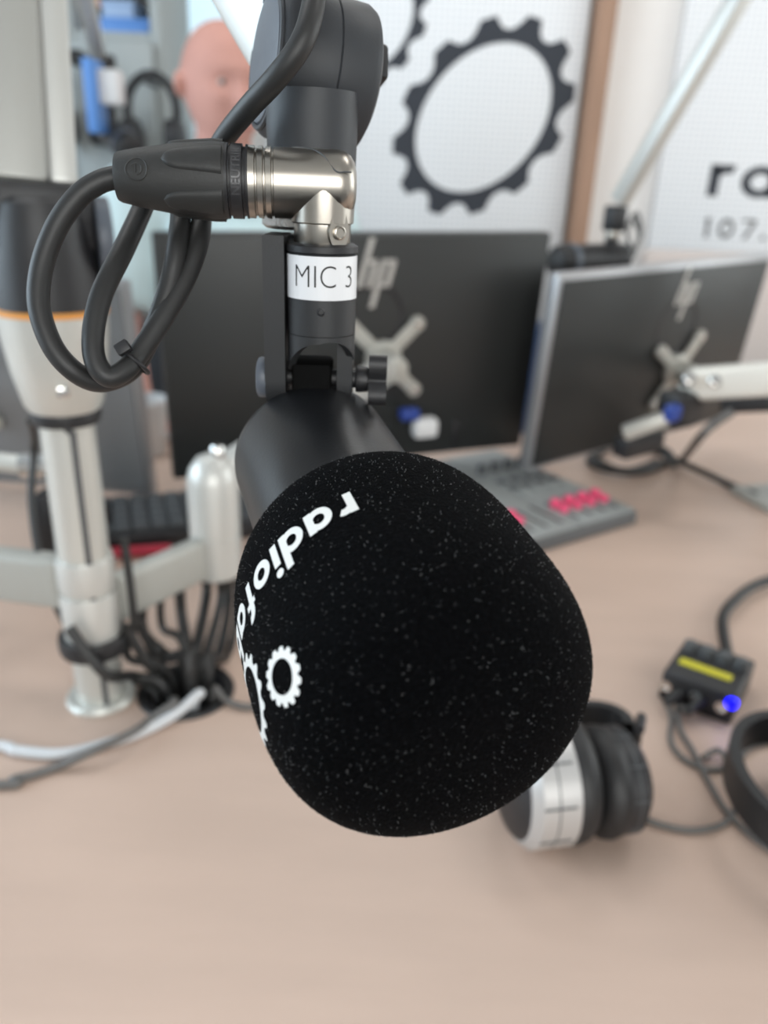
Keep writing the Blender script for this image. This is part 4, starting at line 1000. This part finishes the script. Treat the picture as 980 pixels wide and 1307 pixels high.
for i in range(3):
    xx = bx_ - .078 + i * .058; hh = .26 - .03 * (i % 2)
    bo = thing('storage_box', 'dark grey carton on the middle shelf behind the blue boxes', 'box', (xx, 2.31, zs1 + .011), 'dark cartons on the middle shelf')
    MB().box((xx, 2.315, zs1 + .011 + hh / 2), (.028, .03, hh / 2), bev=.003).build('carton', M_dark, bo)
lp = onwall(84, 45, 2.1); lamp = thing('table_lamp', 'small lamp with glowing orange shade at far left', 'lamp', (lp[0], 2.2, zs1 + .011))
zz = zs1 + .011
MB().lathe((lp[0], 2.2, zz), (0, 0, 1), [(0, .05), (.008, .05), (.012, .012), (.06, .008), (.10, .008)], 28).build('base', M_dark, lamp)
MB().lathe((lp[0], 2.2, zz + .07), (0, 0, 1), [(0, .055), (.14, .036)], 32, cap=False).build('shade', M_shade, lamp)
# pink-brown low cabinet under the window
# headphones hanging beside the far-left microphone
def hang_headphones(label, c, rx, rz, panel_y, hook_label):
    t = thing('headphones', label, 'headphones', (c[0], c[1], c[2] - rz))
    P = [c + RT * rx * math.cos(a) + np.array([0, 0, 1]) * rz * math.sin(a) for a in np.linspace(-.5, math.pi + .5, 17)]
    MB().tube(P, .011, 10, 4).build('headband', M_pad, t)
    for s in (0, -1):
        e = P[s] - np.array([0, 0, .03]); MB().lathe(e - RT * .02, RT, [(0, .03), (.004, .046), (.036, .046), (.042, .03)], 28).build('ear_cup', M_blackp, t)
    hk = thing('wall_hook', hook_label, 'hook', c + np.array([0, 0, rz - .018]))
    MB().cyl((c[0], panel_y, c[2] + rz - .018), (c[0], c[1] - .02, c[2] + rz - .018), .006).build('peg', M_blackp, hk)
    MB().cyl((c[0], c[1] - .024, c[2] + rz - .020), (c[0], c[1] - .018, c[2] + rz - .004), .006).build('tip', M_blackp, hk)
    return t
hang_headphones('black headphones hung on the cabinet side by the blue strip', at(100, 118, 1.80), .048, .078, 2.10, 'small dark hook for the headphones at far left')
hang_headphones('black headphones hung on the cabinet door beside the seated man', at(194, 140, 1.80), .058, .072, 2.076, 'small dark hook for the headphones beside the seated man')
bb = at(128, 122, 1.46); sp = thing('phone_holder', 'white block with blue side hung under the far left boom', 'holder', bb)
MB().box(at(140, 112, 1.45), (.024, .02, .03), bev=.008).build('block', M_white, sp)
MB().box(at(122, 124, 1.45), (.011, .03, .062), bev=.004).build('blue_side', M_lblue, sp)

# beige chair back behind the desk at right
bc = onwall(925, 322, 2.1); ch = thing('chair', 'beige chair with its back showing above the right monitor', 'chair', (bc[0], 2.1, 0))
MB().box((bc[0], 2.12, bc[2] - .17), (.21, .025, .17), bev=.022, seg=3).build('backrest', M_beige, ch)
MB().box((bc[0], 2.0, .50), (.21, .20, .03), bev=.02, seg=3).build('seat', M_beige, ch)
for sx_ in (-1, 1):
    MB().cyl((bc[0] + sx_ * .19, 2.15, 0), (bc[0] + sx_ * .19, 2.13, bc[2] - .2), .012).build('leg', M_armg, ch)
    MB().cyl((bc[0] + sx_ * .19, 1.84, 0), (bc[0] + sx_ * .19, 1.84, .48), .012).build('leg', M_armg, ch)

# ------------------------------------------------------------------ seated man
def skin_mesh(pts, edges, radii, root=0, sub=2):
    me = bpy.data.meshes.new('sk'); me.from_pydata([tuple(map(float, p)) for p in pts], edges, [])
    o = bpy.data.objects.new('sk', me); COL.objects.link(o)
    o.modifiers.new('s', 'SKIN'); sv = me.skin_vertices[0].data
    for i, r in enumerate(radii): sv[i].radius = (r, r) if not isinstance(r, tuple) else r
    sv[root].use_root = True
    ss_ = o.modifiers.new('d', 'SUBSURF'); ss_.levels = sub; ss_.render_levels = sub
    dg = bpy.context.evaluated_depsgraph_get(); dg.update()
    ev = bpy.data.meshes.new_from_object(o.evaluated_get(dg))
    v = [np.array(x.co) for x in ev.vertices]; f = [tuple(p.vertices) for p in ev.polygons]
    bpy.data.objects.remove(o); bpy.data.meshes.remove(me); bpy.data.meshes.remove(ev)
    return v, f
hc = at(286, 108, 1.47)                                             # head centre
HZ = hc[2]
face = unit([.50, -.86, -.14]); hr = unit(np.cross(face, [0, 0, 1])); hu = np.cross(hr, face)   # face direction, right, up
px_, py_ = hc[0] - face[0] * .02, hc[1] + .02
shdir = unit([.93, .36, 0])                                         # across the shoulders, towards picture right
fw_ = unit([.36, -.93, 0])
neck = np.array([px_, py_, HZ - .15]); chest = neck + [-.005, .015, -.14]; waist = chest + [0, .05, -.22]; pelv = waist + [0, .03, -.14]
pelv[2] = .56
def side(s):
    sh_ = neck + shdir * s * .185 + np.array([0, .02, -.055]); el_ = sh_ + shdir * s * .06 + fw_ * .10 + np.array([0, 0, -.245])
    wr = el_ + fw_ * .17 - shdir * s * .02 + np.array([0, 0, -.10]); wr[2] = max(wr[2], DZ + .03)
    hip = pelv + shdir * s * .09; kn_ = hip + fw_ * .42 + shdir * s * .05 + np.array([0, 0, -.02]); an = kn_ - fw_ * .05 + np.array([0, 0, -.44]); an[2] = .08
    return sh_, el_, wr, hip, kn_, an
pts = [pelv, waist, chest, neck, neck + [0, -.005, .06], hc - [0, 0, .03]]; edges = [(0, 1), (1, 2), (2, 3), (3, 4), (4, 5)]
rad = [.14, .135, .14, .062, .058, .06]
feet = []
for s in (-1, 1):
    sh_, el_, wr, hip, kn_, an = side(s); k = len(pts)
    pts += [sh_, el_, (el_ + wr) / 2, wr]; edges += [(2, k), (k, k + 1), (k + 1, k + 2), (k + 2, k + 3)]; rad += [.062, .046, .042, .029]
    fd = unit(wr - el_); fd = unit([fd[0], fd[1], fd[2] * .2]); sd2 = np.cross([0, 0, 1], fd)
    palm = wr + fd * .07; pts.append(palm); edges.append((k + 3, k + 4)); rad.append((.030, .017)); kp_ = k + 4
    for j, (off, ln) in enumerate(((-.027, .070), (-.009, .082), (.009, .078), (.027, .062))):
        b0_ = len(pts); p0_ = palm + fd * .03 + sd2 * off; p1_ = p0_ + fd * ln * .55 + np.array([0, 0, .003]); p2_ = p0_ + fd * ln * .95 + np.array([0, 0, -.012])
        pts += [p0_, p1_, p2_]; edges += [(kp_, b0_), (b0_, b0_ + 1), (b0_ + 1, b0_ + 2)]; rad += [.0095, .0085, .0075]
    b0_ = len(pts); tsd = -s; p0_ = wr + fd * .035 + sd2 * .030 * tsd * -1; p1_ = p0_ + fd * .03 + sd2 * .018 * tsd * -1; p2_ = p1_ + fd * .028
    pts += [p0_, p1_, p2_]; edges += [(k + 3, b0_), (b0_, b0_ + 1), (b0_ + 1, b0_ + 2)]; rad += [.012, .010, .009]
    b0_ = len(pts); pts += [hip, kn_, (kn_ + an) / 2 + fw_ * -.01, an, an + fw_ * .07 + np.array([0, 0, -.045]), an + fw_ * .16 + np.array([0, 0, -.055])]
    edges += [(0, b0_), (b0_, b0_ + 1), (b0_ + 1, b0_ + 2), (b0_ + 2, b0_ + 3), (b0_ + 3, b0_ + 4), (b0_ + 4, b0_ + 5)]; rad += [.085, .06, .052, .038, .032, .024]
bv, bf = skin_mesh(pts, edges, rad, 0, 2)
# head: modelled ellipsoid with brow, eye sockets, nose, lips, chin, ears
def head_mesh():
    V = []; Fc = []; NU, NV = 48, 36
    g = lambda x, z, x0, z0, sx, sz: math.exp(-((x - x0) / sx) ** 2 - ((z - z0) / sz) ** 2)
    for j in range(NV + 1):
        th = math.pi * j / NV
        for i in range(NU):
            ph = 2 * math.pi * i / NU
            x = math.sin(th) * math.sin(ph); y = math.sin(th) * math.cos(ph); z = math.cos(th)      # y = forward
            X, Y, Zz = math.copysign(abs(x) ** .9, x) * .080, math.copysign(abs(y) ** .92, y) * .098, math.copysign(abs(z) ** .95, z) * (.106 if z > 0 else .118)
            if Zz < 0:                                                # jaw narrows
                t = min(1, -Zz / .118); X *= 1 - .28 * t ** 1.3; Y = Y * (1 - .16 * t) + .012 * t
            if y < 0 and Zz < -.02: Y *= .86
            if y > 0:
                Y += .022 * g(X, Zz, 0, -.022, .011, .022) * y + .008 * g(X, Zz, 0, .0, .008, .03) * y
                Y += .006 * g(X, Zz, 0, .032, .045, .012)
                for s in (-1, 1): Y -= .012 * g(X, Zz, s * .031, .008, .016, .012)
                for s in (-1, 1): Y += .004 * g(X, Zz, s * .031, .007, .010, .007)
                for s in (-1, 1): Y += .005 * g(X, Zz, s * .042, -.022, .018, .016)
                Y += .006 * g(X, Zz, 0, -.056, .022, .007) - .004 * g(X, Zz, 0, -.063, .024, .003) + .006 * g(X, Zz, 0, -.069, .018, .006)
                Y += .010 * g(X, Zz, 0, -.098, .022, .016)
            V.append(hc + hr * X + face * Y + hu * Zz)
    for j in range(NV):
        for i in range(NU): Fc.append((j * NU + i, j * NU + (i + 1) % NU, (j + 1) * NU + (i + 1) % NU, (j + 1) * NU + i))
    return V, Fc
hv_, hf_ = head_mesh()
bodyb = MB(); bodyb.add(bv, bf); bodyb.add(hv_, hf_)
for s in (-1, 1):
    ec = hc + hr * s * .081 - face * .012 - hu * .006
    bodyb.torus(ec, unit(hr * s * .8 - face * .5), .025, .0075, 24, 10, .65)
    bodyb.box(ec - hr * s * .006, (.006, .015, .022), [hr * s, face, hu], bev=.004)
man = thing('person', 'bald man in a pale teal short-sleeved shirt seated behind the monitors', 'person', (pelv[0], pelv[1], 0))
raw = bodyb.build('body', M_skin, man, smooth=0)
rm = raw.modifiers.new('r', 'REMESH'); rm.mode = 'VOXEL'; rm.voxel_size = .0055; rm.use_smooth_shade = True
sm_ = raw.modifiers.new('sm', 'SMOOTH'); sm_.factor = .5; sm_.iterations = 3
dg = bpy.context.evaluated_depsgraph_get(); dg.update()
nm_ = bpy.data.meshes.new_from_object(raw.evaluated_get(dg)); raw.modifiers.clear(); raw.data = nm_
if not nm_.materials: nm_.materials.append(M_skin)
nm_.shade_smooth()
for s in (-1, 1):
    ey = hc + hr * s * .031 + face * .0865 + hu * .007
    MB().lathe(ey - face * .004, face, [(0, .008), (.002, .007), (.004, .004), (.0045, .001)], 20).build('eye', mat('eye_white', (.55, .5, .48), .4), man)
    MB().lathe(ey + face * .0005, face, [(0, .0055), (.0008, .004), (.0010, .001)], 16).build('iris', M_dark, man)
MB().box(hc + face * .092 - hu * .0625, (.021, .006, .0045), [hr, face, hu], bev=.004).build('mouth', mat('lips', (.42, .17, .15), .6), man)
# shirt and trousers as clothing over the body
sp_ = [pelv + [0, 0, .06], waist, chest, neck + [0, .008, -.05], neck + [0, .004, .0]]; se = [(0, 1), (1, 2), (2, 3), (3, 4)]; sr = [.162, .155, .160, .10, .072]
tp = [pelv]; te = []; tr = [.158]
for s in (-1, 1):
    sh_, el_, wr, hip, kn_, an = side(s); k = len(sp_)
    sp_ += [sh_, sh_ + (el_ - sh_) * .5, sh_ + (el_ - sh_) * .86]; se += [(2, k), (k, k + 1), (k + 1, k + 2)]; sr += [.082, .070, .066]
    k = len(tp); tp += [hip, kn_, (kn_ + an) / 2 - fw_ * .01, an]; te += [(0, k), (k, k + 1), (k + 1, k + 2), (k + 2, k + 3)]; tr += [.10, .074, .066, .055]
shirt = MB()
shirt.tube([pelv + [0, 0, .05], waist, chest + [0, 0, -.03], chest + [0, 0, .05], neck + [0, .006, -.055]], [.160, .158, .160, .150, .105], 32, 6)
shirt.tube([neck + shdir * k * .185 + np.array([0, .018, -.060 - .020 * abs(k)]) for k in (-1, -.5, 0, .5, 1)], [.078, .086, .090, .086, .078], 28, 6)
for s in (-1, 1):
    sh_, el_, wr, hip, kn_, an = side(s)
    shirt.tube([sh_ + shdir * s * -.02 + [0, 0, .0], sh_ + (el_ - sh_) * .12, sh_ + (el_ - sh_) * .5, sh_ + (el_ - sh_) * .86], [.076, .082, .074, .070], 28, 6)
so = shirt.build('shirt', M_shirt, man, smooth=0)
rm = so.modifiers.new('r', 'REMESH'); rm.mode = 'VOXEL'; rm.voxel_size = .009; rm.use_smooth_shade = True
sm_ = so.modifiers.new('sm', 'SMOOTH'); sm_.factor = .5; sm_.iterations = 8
dg = bpy.context.evaluated_depsgraph_get(); dg.update()
nm_ = bpy.data.meshes.new_from_object(so.evaluated_get(dg)); so.modifiers.clear(); so.data = nm_
if not nm_.materials: nm_.materials.append(M_shirt)
nm_.shade_smooth()
MB().lathe(neck + np.array([0, .004, -.03]), (0, -.15, 1), [(-.012, .100), (.0, .090), (.034, .073), (.040, .0705), (.036, .0675), (.0, .070)], 40).build('collar', M_shirt, man)
v_, f_ = skin_mesh(tp, te, tr); MB().add(v_, f_).build('trousers', M_trouser, man, smooth=3.2)
for s in (-1, 1):
    an = side(s)[5]; MB().box(an + fw_ * .06 + np.array([0, 0, -.045]), (.045, .13, .036), [np.cross(fw_, [0, 0, 1]), fw_, [0, 0, 1]], bev=.025, seg=3).build('shoe', M_dark, man)
# his office chair
oc = np.array([pelv[0], pelv[1], 0]) - fw_ * .02
chr_ = thing('office_chair', 'dark office chair under the seated man behind the monitors', 'chair', oc)
AXo = [np.cross(fw_, [0, 0, 1]), fw_, [0, 0, 1]]
MB().box(oc + fw_ * .06 + np.array([0, 0, .385]), (.24, .24, .035), AXo, bev=.03, seg=3).build('seat', M_seat, chr_)
MB().box(oc - fw_ * .27 + np.array([0, 0, .70]), (.21, .03, .25), AXo, bev=.028, seg=3).build('backrest', M_seat, chr_)
MB().box(oc - fw_ * .26 + np.array([0, 0, .42]), (.03, .012, .12), AXo, bev=.005).build('back_support', M_blackp, chr_)
MB().cyl(oc + [0, 0, .09], oc + [0, 0, .36], .028, .028).build('gas_column', M_blackp, chr_)
for k in range(5):
    a = 2 * math.pi * k / 5; dv = np.array([math.cos(a), math.sin(a), 0])
    MB().box(oc + dv * .15 + np.array([0, 0, .085]), (.15, .022, .016), [dv, np.cross([0, 0, 1], dv), [0, 0, 1]], bev=.006).build('base_leg', M_blackp, chr_)
    MB().cyl(oc + dv * .28 + np.cross([0, 0, 1], dv) * -.02 + [0, 0, .03], oc + dv * .28 + np.cross([0, 0, 1], dv) * .02 + [0, 0, .03], .03, .03, 24, .004).build('castor', M_dark, chr_)
